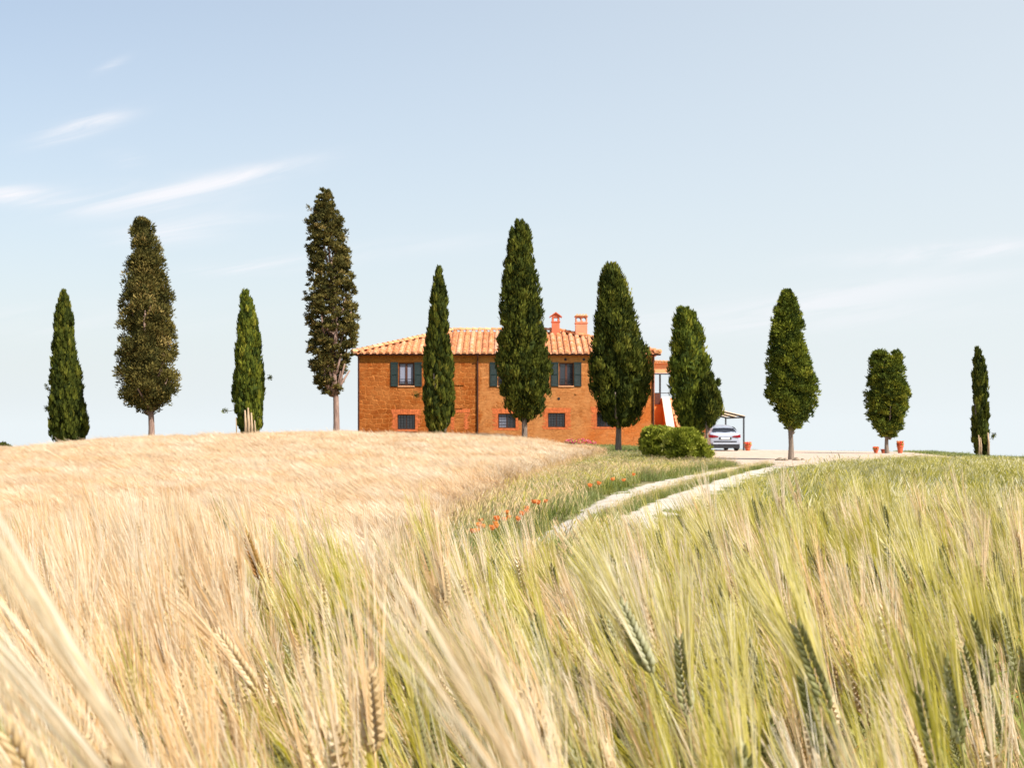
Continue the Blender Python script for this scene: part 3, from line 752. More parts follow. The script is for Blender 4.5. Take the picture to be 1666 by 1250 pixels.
def win_up(a, b, c, e, left=True, right=True, sheen_curtain=0):
    x0, x1, z0, z1 = HX(a), HX(b), HZ(e), HZ(c)
    fr = MB(); y = .12
    fr.box(x0, x0 + .07, y, y + .06, z0, z1); fr.box(x1 - .07, x1, y, y + .06, z0, z1)
    fr.box(x0 + .07, x1 - .07, y, y + .06, z1 - .07, z1); fr.box(x0 + .07, x1 - .07, y, y + .06, z0, z0 + .07)
    xm = (x0 + x1) / 2; fr.box(xm - .06, xm + .06, y - .01, y + .05, z0 + .07, z1 - .07)
    w = hbuild(fr, 'window', M['woodframe'])
    g = MB(); g.box(x0 + .05, x1 - .05, y + .03, y + .04, z0 + .05, z1 - .05); g.build('pane', M['glass'], w)
    if sheen_curtain:
        cu = MB()
        for (p, q) in ((x0 + .08, xm - .07), (xm + .07, x1 - .08)):
            n = 12
            vs = []
            for i in range(n + 1):
                xx = p + (q - p) * i / n; yy = y + .021 + .004 * math.sin(i * 2.2)
                vs += [(xx, yy, z0 + .16), (xx, yy, z1 - .08)]
            cu.add(vs, [(2 * i, 2 * i + 2, 2 * i + 3, 2 * i + 1) for i in range(n)])
        cu.build('sheen_curtain', M['sky_sheen'], w)
    rl = MB()   # low iron rail
    zr = z0 + .38
    rl.box(x0 + .01, x1 - .01, .03, .05, zr, zr + .025); rl.box(x0 + .01, x1 - .01, .03, .05, z0 + .08, z0 + .10)
    for k in range(9):
        xx = x0 + .06 + (x1 - x0 - .12) * k / 8; rl.box(xx - .008, xx + .008, .032, .048, z0 + .10, zr)
    rl.build('railing', M['iron'], w)
    sl = MB(); sl.box(x0 - .05, x1 + .05, -.05, .10, z0 - .06, z0 + .0); sl.build('sill', M['peach'], w)
    for sgn, on in ((-1, left), (1, right)):
        if not on: continue
        sh = MB(); sw = .43
        a0 = x0 - .03 - sw if sgn < 0 else x1 + .03
        yb = -.055
        sh.box(a0, a0 + .06, yb, yb + .04, z0 - .03, z1 + .03); sh.box(a0 + sw - .06, a0 + sw, yb, yb + .04, z0 - .03, z1 + .03)
        for zz0, zz1 in ((z0 - .03, z0 + .05), ((z0 + z1) / 2 - .04, (z0 + z1) / 2 + .04), (z1 - .05, z1 + .03)):
            sh.box(a0 + .06, a0 + sw - .06, yb, yb + .04, zz0, zz1)
        for zz0, zz1 in ((z0 + .05, (z0 + z1) / 2 - .04), ((z0 + z1) / 2 + .04, z1 - .05)):
            nsl = 9
            for k in range(nsl):
                q = zz0 + (zz1 - zz0) * (k + .5) / nsl
                sh.add([(a0 + .06, yb + .004, q - .03), (a0 + sw - .06, yb + .004, q - .03), (a0 + sw - .06, yb + .034, q + .03), (a0 + .06, yb + .034, q + .03)], [(0, 1, 2, 3)])
        sh.build('shutter', M['shutter'], w)
win_up(*upw[0], sheen_curtain=1); win_up(*upw[1]); win_up(*upw[2], sheen_curtain=0); win_up(*upw[3])
def win_low(a, b, c, e, k):
    x0, x1, z0, z1 = HX(a), HX(b), HZ(e), HZ(c)
    fr = MB(); y = .13
    fr.box(x0, x0 + .05, y, y + .05, z0, z1); fr.box(x1 - .05, x1, y, y + .05, z0, z1); fr.box(x0 + .05, x1 - .05, y, y + .05, z1 - .05, z1); fr.box(x0 + .05, x1 - .05, y, y + .05, z0, z0 + .05)
    xm = (x0 + x1) / 2; fr.box(xm - .03, xm + .03, y, y + .05, z0 + .05, z1 - .05)
    w = hbuild(fr, 'window', M['woodframe'])
    g = MB(); g.box(x0 + .04, x1 - .04, y + .03, y + .04, z0 + .04, z1 - .04); g.build('pane', M['glass'], w)
    if k == 1:
        cu = MB(); cu.box(x0 + .06, x0 + .46, y + .018, y + .026, z0 + .06, z1 - .06); cu.build('sheen_curtain', M['sky_sheen'], w)
    gr = MB()
    nx_, nz_ = 5, 4
    for i in range(nx_):
        xx = x0 + (x1 - x0) * (i + 1) / (nx_ + 1); gr.tube([(xx, .05, z0), (xx, .05, z1)], .011, 6)
    for i in range(nz_):
        zz = z0 + (z1 - z0) * (i + 1) / (nz_ + 1); gr.tube([(x0, .065, zz), (x1, .065, zz)], .011, 6)
    gr.build('grille', M['iron'], w)
    # red brick surround, a touch proud of the wall, with ragged ends
    br = MB(); rr = random.Random(k + 5)
    nb = 13; wtot = x1 - x0 + .62
    for i in range(nb):   # flat arch of upright bricks
        xa = x0 - .31 + wtot * i / nb; tilt = (i - nb / 2) / nb * .12
        br.add([(xa + .004, -.010, z1 + .02), (xa + wtot / nb - .004, -.010, z1 + .02), (xa + wtot / nb - .004 + tilt, -.010, z1 + .30 + rr.uniform(-.04, .03)), (xa + .004 + tilt, -.010, z1 + .30 + rr.uniform(-.04, .03)),
                (xa + .004, .0, z1 + .02), (xa + wtot / nb - .004, .0, z1 + .02), (xa + wtot / nb - .004 + tilt, .0, z1 + .30), (xa + .004 + tilt, .0, z1 + .30)],
               [(0, 1, 2, 3), (3, 2, 6, 7), (0, 3, 7, 4), (1, 5, 6, 2)])
    zz = z0 - .12
    while zz < z1 + .01:
        for s in (-1, 1):
            wd = rr.choice([.16, .28, .34])
            a0 = x0 - wd if s < 0 else x1
            br.box(a0, a0 + wd, -.010 if rr.random() < .6 else -.006, .0, zz, zz + .066)
        zz += .078
    for i in range(5):
        ww = (x1 - x0) / 5; br.box(x0 + i * ww + .004, x0 + (i + 1) * ww - .004, -.012, .0, z0 - .12, z0 - .01)
    br.build('brick_surround', M['redbrick'], w)
for k, q in enumerate(low): win_low(*q, k)
# bricked-up doorway
br = MB(); rr = random.Random(3); x0, x1 = HX(739), HX(759)
z0_, z1_ = HZ(699), HZ(673)
zz = z0_
while zz < z1_:
    br.box(x1 - rr.choice([.1, .16]), x1 + rr.choice([.06, .16]), -.01, 0, zz, zz + .066)
    br.box(x0 - .2, x0, -.01, 0, zz, zz + .066)
    zz += .078
for i in range(9): br.box(x0 - .2 + i * .125, x0 - .2 + i * .125 + .117, -.012, 0, z1_ + .04, z1_ + .26)
hbuild(br, 'blocked_opening', M['redbrick'])
# vents
for (px, py) in ((920, 585), (950, 585), (909, 649), (996, 725)):
    v = MB(); cx, cz = HX(px), HZ(py)
    v.add([(cx + .07 * math.cos(a * PI / 6), -.004, cz + .07 * math.sin(a * PI / 6)) for a in range(12)], [tuple(range(12))])
    v.add([(cx + (.07 if a % 2 == 0 else .085) * math.cos((a // 2) * PI / 6), -.006, cz + (.07 if a % 2 == 0 else .085) * math.sin((a // 2) * PI / 6)) for a in range(24)],
          [(2 * i, 2 * i + 1, (2 * i + 3) % 24, (2 * i + 2) % 24) for i in range(12)])
    hbuild(v, 'vent', M['iron'])
# a few dark ledges of old corbels
for (px, py, w_) in ((937, 641, .10), (748, 626, .5), (746, 664, .5)):
    v = MB(); v.box(HX(px) - w_ / 2, HX(px) + w_ / 2, -.05, 0, HZ(py) - .04, HZ(py) + .04); hbuild(v, 'ledge', M['wall'])

# roof: barrel tiles on four hip slopes
OV = .18
ex0, ex1, ey0, ey1 = -.30, W + .30, -OV, HDEP + .3
yr = HDEP / 2
ridge_z = Z(540, HD + yr) - zB
rx0, rx1 = X(737, HD + yr) - hx0, X(905, HD + yr) - hx0
ez = HH + .02
roofm = MB()
A = Vector((ex0, ey0, ez)); B = Vector((ex1, ey0, ez)); C_ = Vector((ex1, ey1, ez)); D = Vector((ex0, ey1, ez)); P_ = Vector((rx0, yr, ridge_z)); Q = Vector((rx1, yr, ridge_z))
roofm.add([A, B, C_, D, P_, Q], [(0, 1, 5, 4), (1, 2, 5), (2, 3, 4, 5), (3, 0, 4), (0, 3, 2, 1)], 0, .1)
def slope(e0, e1, t0, t1, spacing=.37):
    """barrel tiles between eave e0-e1 and top t0-t1"""
    ev = (e1 - e0); Lw = ev.length; ux = ev.normalized()
    n = ux.cross(((t0 + t1) / 2 - (e0 + e1) / 2)).normalized()
    if n.z < 0: n = -n
    up = n.cross(ux).normalized()
    if up.z < 0: up = -up
    H = (t0 - e0).dot(up); a0 = (t0 - e0).dot(ux); a1 = (t1 - e0).dot(ux)
    nc = int(Lw / spacing)
    for c in range(nc):
        s = (c + .5) * Lw / nc
        lim = H
        if s < a0: lim = H * s / a0
        elif s > a1: lim = H * (Lw - s) / (Lw - a1) if Lw > a1 else 0
        tcol = random.gauss(.55, .12)
        yy = -.06 + random.uniform(-.03, .02)
        jx = random.uniform(-.012, .012)
        while yy < lim - .05:
            ln = min(.46, lim - yy + .04)
            rad0, rad1 = .132, .105
            base = e0 + ux * (s + jx + random.uniform(-.008, .008)) + up * yy + n * .02
            vs = []
            for (q, rr_, lift) in ((0, rad0, .035), (ln, rad1, .0)):
                for k in range(7):
                    a = PI * k / 6
                    vs.append(base + up * q + ux * (-math.cos(a) * rr_) + n * (math.sin(a) * rr_ * .95 + lift))
            roofm.add(vs, [(k, k + 1, k + 8, k + 7) for k in range(6)] + [(6, 5, 4, 3, 2, 1, 0)], 0, min(1, max(0, tcol + random.gauss(0, .2))))
            yy += .40
slope(A, B, P_, Q); slope(B, C_, Q, Q); slope(C_, D, Q, P_); slope(D, A, P_, P_)
roof = hbuild(roofm, 'roof', M['tile'])
capm = MB()
def caps(p, q):
    v = (q - p); L = v.length; u = v.normalized(); s = u.cross(Vector((0, 0, 1))).normalized(); n = s.cross(u).normalized()
    k = 0.
    while k < L - .1:
        vs = []
        for (qq, r_) in ((k, .15), (min(k + .46, L), .125)):
            for a in range(7):
                an = PI * a / 6; vs.append(p + u * qq + s * (-math.cos(an) * r_) + n * (math.sin(an) * r_ + .10 + (.03 if qq == k else 0)))
        capm.add(vs, [(a, a + 1, a + 8, a + 7) for a in range(6)] + [(6, 5, 4, 3, 2, 1, 0)], 0, random.uniform(.1, .7)); k += .40
caps(A, P_); caps(B, Q); caps(C_, Q); caps(D, P_); caps(P_, Q)
capm.build('ridge_tiles', M['tile'], roof)
# chimneys
def chimney(px0, px1, ptop, pcap, pbase, dd, body, style):
    x0, x1 = X(px0, dd) - hx0, X(px1, dd) - hx0
    y0 = dd - HD; y1 = y0 + .75
    zt, zc, zb_ = Z(ptop, dd) - zB, Z(pcap, dd) - zB, Z(pbase, dd) - zB
    c = MB(); c.box(x0, x1, y0, y1, zb_ - .5, zc)
    c.box(x0 - .04, x1 + .04, y0 - .04, y1 + .04, zc, zc + .05)
    ch = c.build('chimney', body, roof)
    cp = MB(); w = x1 - x0
    if style == 'gable':
        zs_ = zc + .05; ztp = zc + .05 + .24
        for (a, b) in ((x0, x0 + .12), (x1 - .12, x1)):
            for (e, f_) in ((y0, y0 + .12), (y1 - .12, y1)): cp.box(a, b, e, f_, zs_, ztp)
        for (e, f_) in ((y0 - .02, y0 + .1), (y1 - .1, y1 + .02)): cp.box(x0 - .002, x1 + .002, e, f_, ztp, ztp + .05)
        xm = (x0 + x1) / 2; xa, xb = x0 - .14, x1 + .14
        za, zb2 = ztp + .05, ztp + .33
        for s in (0, 1):
            xe = xa if s == 0 else xb
            cp.add([(xe, y0 - .1, za), (xm, y0 - .1, zb2), (xm, y1 + .1, zb2), (xe, y1 + .1, za), (xe, y0 - .1, za - .05), (xm, y0 - .1, zb2 - .06), (xm, y1 + .1, zb2 - .06), (xe, y1 + .1, za - .05)],
                   [(0, 1, 2, 3), (7, 6, 5, 4), (0, 4, 5, 1), (1, 5, 6, 2), (2, 6, 7, 3), (3, 7, 4, 0)])
        for ye in (y0 + .0, y1 - .05):
            cp.add([(x0, ye, za), (x1, ye, za), (xm, ye, zb2 - .07), (x0, ye + .05, za), (x1, ye + .05, za), (xm, ye + .05, zb2 - .07)], [(0, 1, 2), (5, 4, 3), (0, 2, 5, 3), (1, 4, 5, 2)])
        cp.build('chimney_cap', M['redplaster'], ch)
    else:
        zs_ = zc + .05; r = w * .19; zmid = zs_ + .34
        xc = [x0 + w * .27, x0 + w * .73]
        ht = zs_ + .36
        for ye in (y0, y1 - .08):           # plates with two arched openings
            n = 16
            for cx in xc:
                cell0, cell1 = (x0, (x0 + x1) / 2) if cx == xc[0] else ((x0 + x1) / 2, x1)
                ring = []; outer = []
                for k in range(n):
                    a = 2 * PI * k / n
                    ca, sa = math.cos(a), math.sin(a)
                    cz_ = (zs_ + ht) / 2
                    ring.append((cx + r * ca, cz_ + r * 1.05 * sa))
                    tx = ((cell1 - cx) / ca if ca > 0 else (cell0 - cx) / ca) if abs(ca) > 1e-6 else 1e9
                    tz = ((ht - cz_) / sa if sa > 0 else (zs_ - cz_) / sa) if abs(sa) > 1e-6 else 1e9
                    tt = min(abs(tx), abs(tz)); outer.append((cx + tt * ca, cz_ + tt * sa))
                vs = [(p[0], ye, p[1]) for p in ring] + [(p[0], ye, p[1]) for p in outer] + [(p[0], ye + .08, p[1]) for p in ring] + [(p[0], ye + .08, p[1]) for p in outer]
                for k in range(n):
                    j = (k + 1) % n
                    cp.add([vs[k], vs[j], vs[n + j], vs[n + k]], [(0, 1, 2, 3)]); cp.add([vs[2 * n + k], vs[2 * n + j], vs[3 * n + j], vs[3 * n + k]], [(3, 2, 1, 0)])
                    cp.add([vs[k], vs[2 * n + k], vs[2 * n + j], vs[j]], [(0, 1, 2, 3)])
        cp.box(x0, x0 + .07, y0 + .08, y1 - .08, zs_, ht); cp.box(x1 - .07, x1, y0 + .08, y1 - .08, zs_, ht)
        cp.build('chimney_cap', M['pinkplaster'], ch)
        tp = MB(); tp.box(x0 - .05, x1 + .05, y0 - .06, y1 + .06, ht, ht + .04)
        for i in range(4):
            cx = x0 + w * (i + .5) / 4
            vs = []
            for ye in (y0 - .12, y1 + .12):
                for k in range(7):
                    a = PI * k / 6; vs.append((cx - math.cos(a) * w / 8 * 1.05, ye, ht + .04 + math.sin(a) * .12))
            tp.add(vs, [(k, k + 1, k + 8, k + 7) for k in range(6)] + [(6, 5, 4, 3, 2, 1, 0), (7, 8, 9, 10, 11, 12, 13)], 0, .7)
        tp.build('cap_tiles', M['tile'], ch)
chimney(898, 910.5, 509.5, 524, 542, HD + 4.6, M['redplaster'], 'gable')
chimney(936.5, 955.5, 512, 526, 548, HD + 4.2, M['pinkplaster'], 'arched')
# gutter and downpipes
g = MB()
vs = []
n = 7
for xx in (-.34, W + .34):
    for k in range(n):
        a = PI + PI * k / (n - 1); vs.append((xx, -OV - .055 + .07 * math.cos(a), HH + .0 + .07 * math.sin(a)))
g.add(vs, [(k, k + 1, k + 1 + n, k + n) for k in range(n - 1)])
g.box(-.34, W + .34, -OV - .130, -OV - .120, HH - .01, HH + .012)
g.box(-.30, W + .30, -OV + .016, -OV + .026, HH - .07, HH + .018)
hbuild(g, 'gutter', M['copper'])
for px in (583, 777, 1062):
    g = MB(); xx = HX(px)
    if px == 583: xx = .06
    if px == 1062: xx = W - .08
    g.tube([(xx, -OV - .09, HH - .05), (xx, -OV - .05, HH - .16), (xx, -.07, HH - .34), (xx, -.06, HH - .5), (xx, -.06, 0)], .045, 8)
    for zz in (.8, 2.4, 4.0): g.tube([(xx, -.06, zz), (xx, -.06, zz + .04)], .058, 8)
    hbuild(g, 'downpipe', M['copper'])

# side wing with the outside staircase and open loggia at the right end
wd = HD + 2.0
def WX(px, dd=wd): return X(px, dd) - hx0
def WZ(py, dd=wd): return Z(py, dd) - zB
g = MB()
wx0, wx1 = W + .003, WX(1118)
yw = wd - HD
zo0, zo1 = WZ(648), WZ(607)
g.box(wx0, wx1, yw, yw + .3, zo1, WZ(591))                 # front lintel
g.box(wx0, wx0 + .12, yw, yw + .3, zo0, zo1)
g.box(wx1 - .35, wx1, yw, yw + .3, zo0, zo1)
hbuild(g, 'loggia_lintel', M['peach'])
g = MB(); g.box(wx0, wx1 , yw + .02, yw + 5, -.1, zo0 - .003)
hbuild(g, 'wing_wall', M['orange'])
g = MB()     # thin sloping tiled roof of the loggia
for i in range(12):
    for ye in range(9):
        cx = wx0 + (wx1 - wx0 + .25) * (i + .5) / 12; wz = (wx1 - wx0 + .25) / 12
        zz = WZ(588) - .045 * i * .25
        vs = []
        for q in (ye * .55 + yw - .25, ye * .55 + yw + .35):
            for k in range(7):
                a = PI * k / 6; vs.append((cx - math.cos(a) * wz * .5, q, zz + math.sin(a) * .09))
        g.add(vs, [(k, k + 1, k + 8, k + 7) for k in range(6)] + [(6, 5, 4, 3, 2, 1, 0)], 0, random.uniform(.3, .9))
g.box(wx0, wx1 + .25, yw - .22, yw + 4.9, WZ(591), WZ(589), )
hbuild(g, 'wing_roof', M['tile'])
g = MB()
g.box(wx0 + .12, wx1 - .35, yw + .05, yw + .10, zo1 - .10, zo1 - .04)
xp = WX(1074); g.box(xp - .05, xp + .05, yw + .04, yw + .14, zo0, zo1 - .10)
g.box(wx0 + .12, wx1 - .35, yw + .05, yw + .09, zo0 + .28, zo0 + .32)
hbuild(g, 'loggia_frame', M['iron'])
g = MB(); g.box(wx0 + .05, WX(1074), yw - .06, yw + .0, WZ(658), WZ(640)); hbuild(g, 'door_panel', M['woodframe'])
# staircase running down towards the camera and right
g = MB(); s = MB(); cpg = MB()
nst = 14
xs0, xs1 = WX(1078), WX(1088)
y_top, y_bot = yw - .02, -2.2
z_top = zo0 - .1
for i in range(nst):
    t0 = i / nst; z = z_top * (1 - t0) - .0
    ya, yb_ = y_top + (y_bot - y_top) * t0, y_top + (y_bot - y_top) * (i + 1) / nst
    xa = xs0 + .35 + .5 * t0
    g.box(xa, xa + 1.1, yb_, ya - .002, -.1, z)
hbuild(g, 'stair_steps', M['peach'])
xa0, xa1 = W + .35, W + .95      # sloping parapet, shifted right as it comes down
vs = []
for (yy, xo, zt_) in ((y_top, WX(1078, HD + yw - .02), z_top + .10), (y_bot, WX(1090, HD + y_bot), .35)):
    vs += [(xo, yy, -.1), (xo + .30, yy, -.1), (xo + .30, yy, zt_), (xo, yy, zt_)]
s.add(vs, [(4, 5, 6, 7), (0, 4, 7, 3), (1, 2, 6, 5), (0, 3, 2, 1), (3, 7, 6, 2)])
hbuild(s, 'stair_wall', M['orange'])
vs2 = []
for k in (0, 4):
    b0, b1 = vs[k + 3], vs[k + 2]
    vs2 += [(b0[0] - .05, b0[1], b0[2] + .003), (b1[0] + .12, b1[1], b1[2] + .003), (b1[0] + .12, b1[1], b1[2] + .09), (b0[0] - .05, b0[1], b0[2] + .09)]
cpg.add(vs2, [(4, 5, 6, 7), (0, 4, 7, 3), (1, 2, 6, 5), (0, 3, 2, 1), (3, 7, 6, 2), (0, 1, 5, 4)])
hbuild(cpg, 'stair_coping', M['white'])
g = MB(); px_ = X(1127, HD - 1.5) - hx0
g.box(px_ - .09, px_ + .09, -1.5, -1.32, -.1, Z(694, HD - 1.5) - zB); g.box(px_ - .12, px_ + .12, -1.53, -1.29, Z(694, HD - 1.5) - zB, Z(692, HD - 1.5) - zB)
hbuild(g, 'stair_pillar', M['white'])

# ------------------------------------------------------------------ carport
cd0, cd1 = 83.0, 90.0
cxr = X(1210, cd0)
cz0 = g1(cxr, cd0)
root = empty('carport', (cxr, cd0, cz0), 'light frame carport with straw mat roof over the white car', 'carport')
M['greymetal'] = simple('dark_grey_metal', (0.06, 0.065, 0.075), .5, metal=.4)
M['straw'] = simple('straw_mat', (0.62, 0.44, 0.28), .9, var=.25, scale=14)
zr = Z(680, cd0) - cz0; xl_ = X(1150, cd0) - cxr
rise = .55
for (px_, yy, ztop) in ((0, 0, zr), (0, cd1 - cd0, zr - .02), (xl_, 0, zr + rise), (xl_, cd1 - cd0, zr + rise)):
    g = MB(); g.box(px_ - .045, px_ + .045, yy - .045, yy + .045, -.1, ztop); g.build('post', M['greymetal'], root)
g = MB()
for yy in (0, (cd1 - cd0) / 2, cd1 - cd0):
    g.tube([(xl_ - .1, yy, zr + rise + .05), (.08, yy, zr + .03)], .05, 4)
for xx, zz in ((xl_, zr + rise + .03), (0, zr + .02), (xl_ / 2, zr + rise / 2 + .03)):
    g.tube([(xx, -.1, zz), (xx, cd1 - cd0 + .1, zz)], .045, 4)
g.build('roof_frame', M['greymetal'], root)
g = MB()
for k in range(60):
    ya = -.1 + k * (cd1 - cd0 + .2) / 60
    g.add([(xl_ - .1, ya, zr + rise + .13), (.08, ya, zr + .10), (.08, ya + .105, zr + .115), (xl_ - .1, ya + .105, zr + rise + .145)], [(0, 1, 2, 3)])
g.build('roof_mat', M['straw'], root)

# ------------------------------------------------------------------ car, seen from behind
M['carpaint'] = NT('white_car_paint').m
b_ = M['carpaint'].node_tree.nodes['Principled BSDF']
b_.inputs['Base Color'].default_value = (.36, .39, .47, 1); b_.inputs['Roughness'].default_value = .3; b_.inputs['Coat Weight'].default_value = .6; b_.inputs['Coat Roughness'].default_value = .08
M['blackplastic'] = simple('black_plastic', (.02, .02, .024), .6)
M['rubber'] = simple('tyre_rubber', (.018, .018, .02), .85)
M['alloy'] = simple('alloy_wheel', (.5, .5, .52), .35, metal=.9)
M['redlamp'] = simple('red_lamp_lens', (.22, .008, .015), .2)
M['plate'] = simple('number_plate', (.7, .7, .7), .5, var=.03)
cy0 = 80.5
ccx = X(1180, cy0)
cg = g1(ccx, cy0) + .045
car = empty('parked_car', (ccx, cy0, cg), 'white crossover car parked under the carport with its rear towards the field', 'car')
car.rotation_euler.z = R(4)
# stations along the length (y from tail 0 to nose 4.4): lower body half-outline
def sect(hw, z0, zw, zt, hwt, n=6):
    """half cross-section from sill to roof; returned mirrored loop"""
    pts = [(hw * .90, z0), (hw * .985, z0 + .12), (hw, (z0 + zw) / 2), (hw * .985, zw - .08), (hw * .93, zw)]
    if zt > zw + .05:
        pts += [(hwt + (hw * .93 - hwt) * .55, zw + (zt - zw) * .45), (hwt, zt - .09), (hwt * .86, zt - .02), (hwt * .4, zt + .012)]
    else:
        pts += [(hw * .86, zt + .012), (hw * .7, zt + .025), (hw * .5, zt + .032), (hw * .25, zt + .035)]
    r_ = [(x, z) for x, z in pts]
    l_ = [(-x, z) for x, z in pts[::-1]]
    return r_ + l_
ST = [(0.00, .80, .42, .80, .82, .60), (.05, .88, .32, .95, .97, .62), (.16, .915, .26, 1.02, 1.03, .64), (.34, .925, .24, 1.03, 1.16, .66), (.62, .93, .22, 1.02, 1.36, .67),
      (1.0, .93, .21, 1.00, 1.44, .68), (1.7, .93, .21, .98, 1.50, .68), (2.3, .93, .21, .97, 1.49, .67), (2.75, .93, .21, .96, 1.30, .68), (3.15, .925, .21, .95, .98, .7), (3.7, .91, .22, .90, .90, .7), (4.15, .87, .26, .80, .80, .7), (4.38, .74, .34, .66, .66, .6)]
loops = []
for (yy, hw, z0, zw, zt, hwt) in ST: loops.append([(x, yy, z) for x, z in sect(hw, z0, zw, zt, hwt)])
g = MB(); nl = len(loops[0])
vs = [p for l in loops for p in l]
fs = []
for i in range(len(loops) - 1):
    for k in range(nl):
        j = (k + 1) % nl
        fs.append((i * nl + k, (i + 1) * nl + k, (i + 1) * nl + j, i * nl + j))
fs.append(tuple(range(nl))); fs.append(tuple((len(loops) - 1) * nl + k for k in range(nl - 1, -1, -1)))
g.add(vs, fs)
body = g.build('body', M['carpaint'], car, smooth=True)
# glass: rear window and side windows as raised skins on the loft
def skin(mb, rows, lift=.008):
    vs = [p for r_ in rows for p in r_]; n_ = len(rows[0])
    mb.add(vs, [(i * n_ + k, i * n_ + k + 1, (i + 1) * n_ + k + 1, (i + 1) * n_ + k) for i in range(len(rows) - 1) for k in range(n_ - 1)])
g = MB()
rows = []
for (yy, z, hw) in ((.17, 1.045, .70), (.34, 1.185, .66), (.50, 1.30, .60)):
    rows.append([(hw * q, yy - .025 + .05 * abs(q) ** 2, z + .012 - .012 * abs(q)) for q in (-1, -.8, -.4, 0, .4, .8, 1)])
skin(g, rows); g.build('rear_window', M['glass'], car)
g = MB()
g.add([(-.62, .50, 1.33), (.62, .50, 1.33), (.60, .40, 1.355), (-.60, .40, 1.355), (-.60, .42, 1.335), (.60, .42, 1.335)], [(0, 1, 2, 3), (3, 2, 5, 4)]); g.build('spoiler', M['blackplastic'], car)
for s in (-1, 1):
    g = MB()
    rows = []
    for (yy, zw, zt, hw, hwt) in ((.75, 1.06, 1.34, .87, .70), (1.3, 1.04, 1.40, .875, .70), (2.0, 1.02, 1.42, .88, .70), (2.6, 1.01, 1.28, .88, .75)):
        rows.append([(s * (hw + .012), yy, zw), (s * ((hw + hwt) / 2 + .035), yy, (zw + zt) / 2), (s * (hwt + .03), yy, zt)])
    skin(g, rows if s > 0 else rows[::-1]); g.build('side_window', M['glass'], car)
    g = MB()      # tail lamp wrapping the corner
    g.add([(s * .40, -.030, .80), (s * .74, -.030, .76), (s * .90, .05, .77), (s * .945, .26, .83), (s * .945, .26, .93), (s * .90, .05, .94), (s * .74, -.030, .93), (s * .40, -.030, .85),
           ], [(0, 1, 6, 7), (1, 2, 5, 6), (2, 3, 4, 5)] if s > 0 else [(7, 6, 1, 0), (6, 5, 2, 1), (5, 4, 3, 2)])
    g.build('tail_light', M['redlamp'], car)
    g = MB(); g.box(s * .98 - .09, s * .98 + .09, 2.55, 2.64, 1.0, 1.12); g.build('mirror', M['carpaint'], car)
for s in (-1, 1):
    for yy in (.86, 3.55):
        g = MB()
        prof = [(.20, -.11), (.30, -.115), (.335, -.09), (.34, 0), (.335, .09), (.30, .115), (.20, .11)]
        n = 24; vs = []
        for (r_, xx) in prof:
            for k in range(n):
                a = 2 * PI * k / n; vs.append((s * .84 + xx, yy + r_ * math.cos(a), .34 + r_ * math.sin(a)))
        g.add(vs, [(i * n + k, i * n + (k + 1) % n, (i + 1) * n + (k + 1) % n, (i + 1) * n + k) for i in range(len(prof) - 1) for k in range(n)])
        wh = g.build('wheel', M['rubber'], car, smooth=True)
        g = MB()
        xx = s * .95
        for k in range(5):
            a = 2 * PI * k / 5
            g.tube([(xx, yy, .34), (xx, yy + .21 * math.cos(a), .34 + .21 * math.sin(a))], .028, 4)
        g.tube([(xx - s * .02, yy, .34), (xx + s * .012, yy, .34)], .06, 10)
        g.build('rim', M['alloy'], wh)
g = MB(); g.box(-.36, .36, -.020, .006, .66, .80); g.build('plate_recess', M['greymetal'], car)
g = MB(); g.box(-.26, .26, -.030, -.022, .68, .78); g.build('number_plate', M['plate'], car)
g = MB()       # dark lower bumper and diffuser
g.box(-.66, .66, -.035, .05, .50, .57)
g.box(-.84, .84, -.02, .5, .16, .38)
g.build('rear_bumper', M['blackplastic'], car)
g = MB()
g.box(-.72, .72, -.05, .06, .385, .495); g.build('bumper_trim', M['carpaint'], car)

# ------------------------------------------------------------------ pots and flowers
M['terracotta'] = simple('terracotta', (.55, .12, .05), .8, var=.2)
M['pinkflower'] = simple('magenta_petals', (.55, .06, .14), .7, var=.3)
M['redflower'] = simple('red_petals', (.75, .05, .03), .7, var=.3)
def pot(px, py, d, r_, h, label, kind='geranium'):
    x = X(px, d); z = g1(x, d) + .045
    if py is not None: z = max(z, Z(py, d))
    root = empty('flower_pot', (x, d, z), label, 'flower pot', 'terracotta pots on the forecourt')
    g = MB(); g.lathe([(r_ * .62, 0), (r_ * .7, .04), (r_ * .95, h * .82), (r_ * 1.08, h * .84), (r_ * 1.08, h), (r_ * .95, h), (r_ * .9, h * .9)], 0, 0, 0, 18)
    g.build('pot', M['terracotta'], root, smooth=False)
    if kind:
        rr = random.Random(int(px)); g = MB()
        for k in range(260 if kind == 'geranium' else 420):
            sc_ = 1.0 if kind == 'geranium' else 1.5
            a, e = rr.uniform(0, 2 * PI), rr.uniform(0, 1)
            c = Vector((math.cos(a) * r_ * 1.1 * e ** .5, math.sin(a) * r_ * 1.1 * e ** .5, h + rr.uniform(0, r_ * sc_)))
            u = Vector((rr.gauss(0, 1), rr.gauss(0, 1), rr.gauss(.3, 1))).normalized() * .045; v = u.orthogonal().normalized() * .028
            fl = rr.random() < .55
            g.add([c - u, c - v, c + u, c + v], [(0, 1, 2, 3)], 1 if fl else 0, rr.random())
        g.build('flowers', [M['shrub'], M['redflower']], root)
    return root
pot(1216.5, None, 82.2, .20, .30, 'red pot of geraniums at the foot of the carport post')
pot(1425, None, 76, .14, .20, 'small terracotta pot, left one of the three around the open crowned cypress')
pot(1437.5, None, 75, .15, .22, 'squat terracotta pot standing right beside the trunk of the open crowned cypress', None)
pot(1464.5, None, 76, .17, .40, 'tall red urn with flowers, right of the open crowned cypress', 'tall')
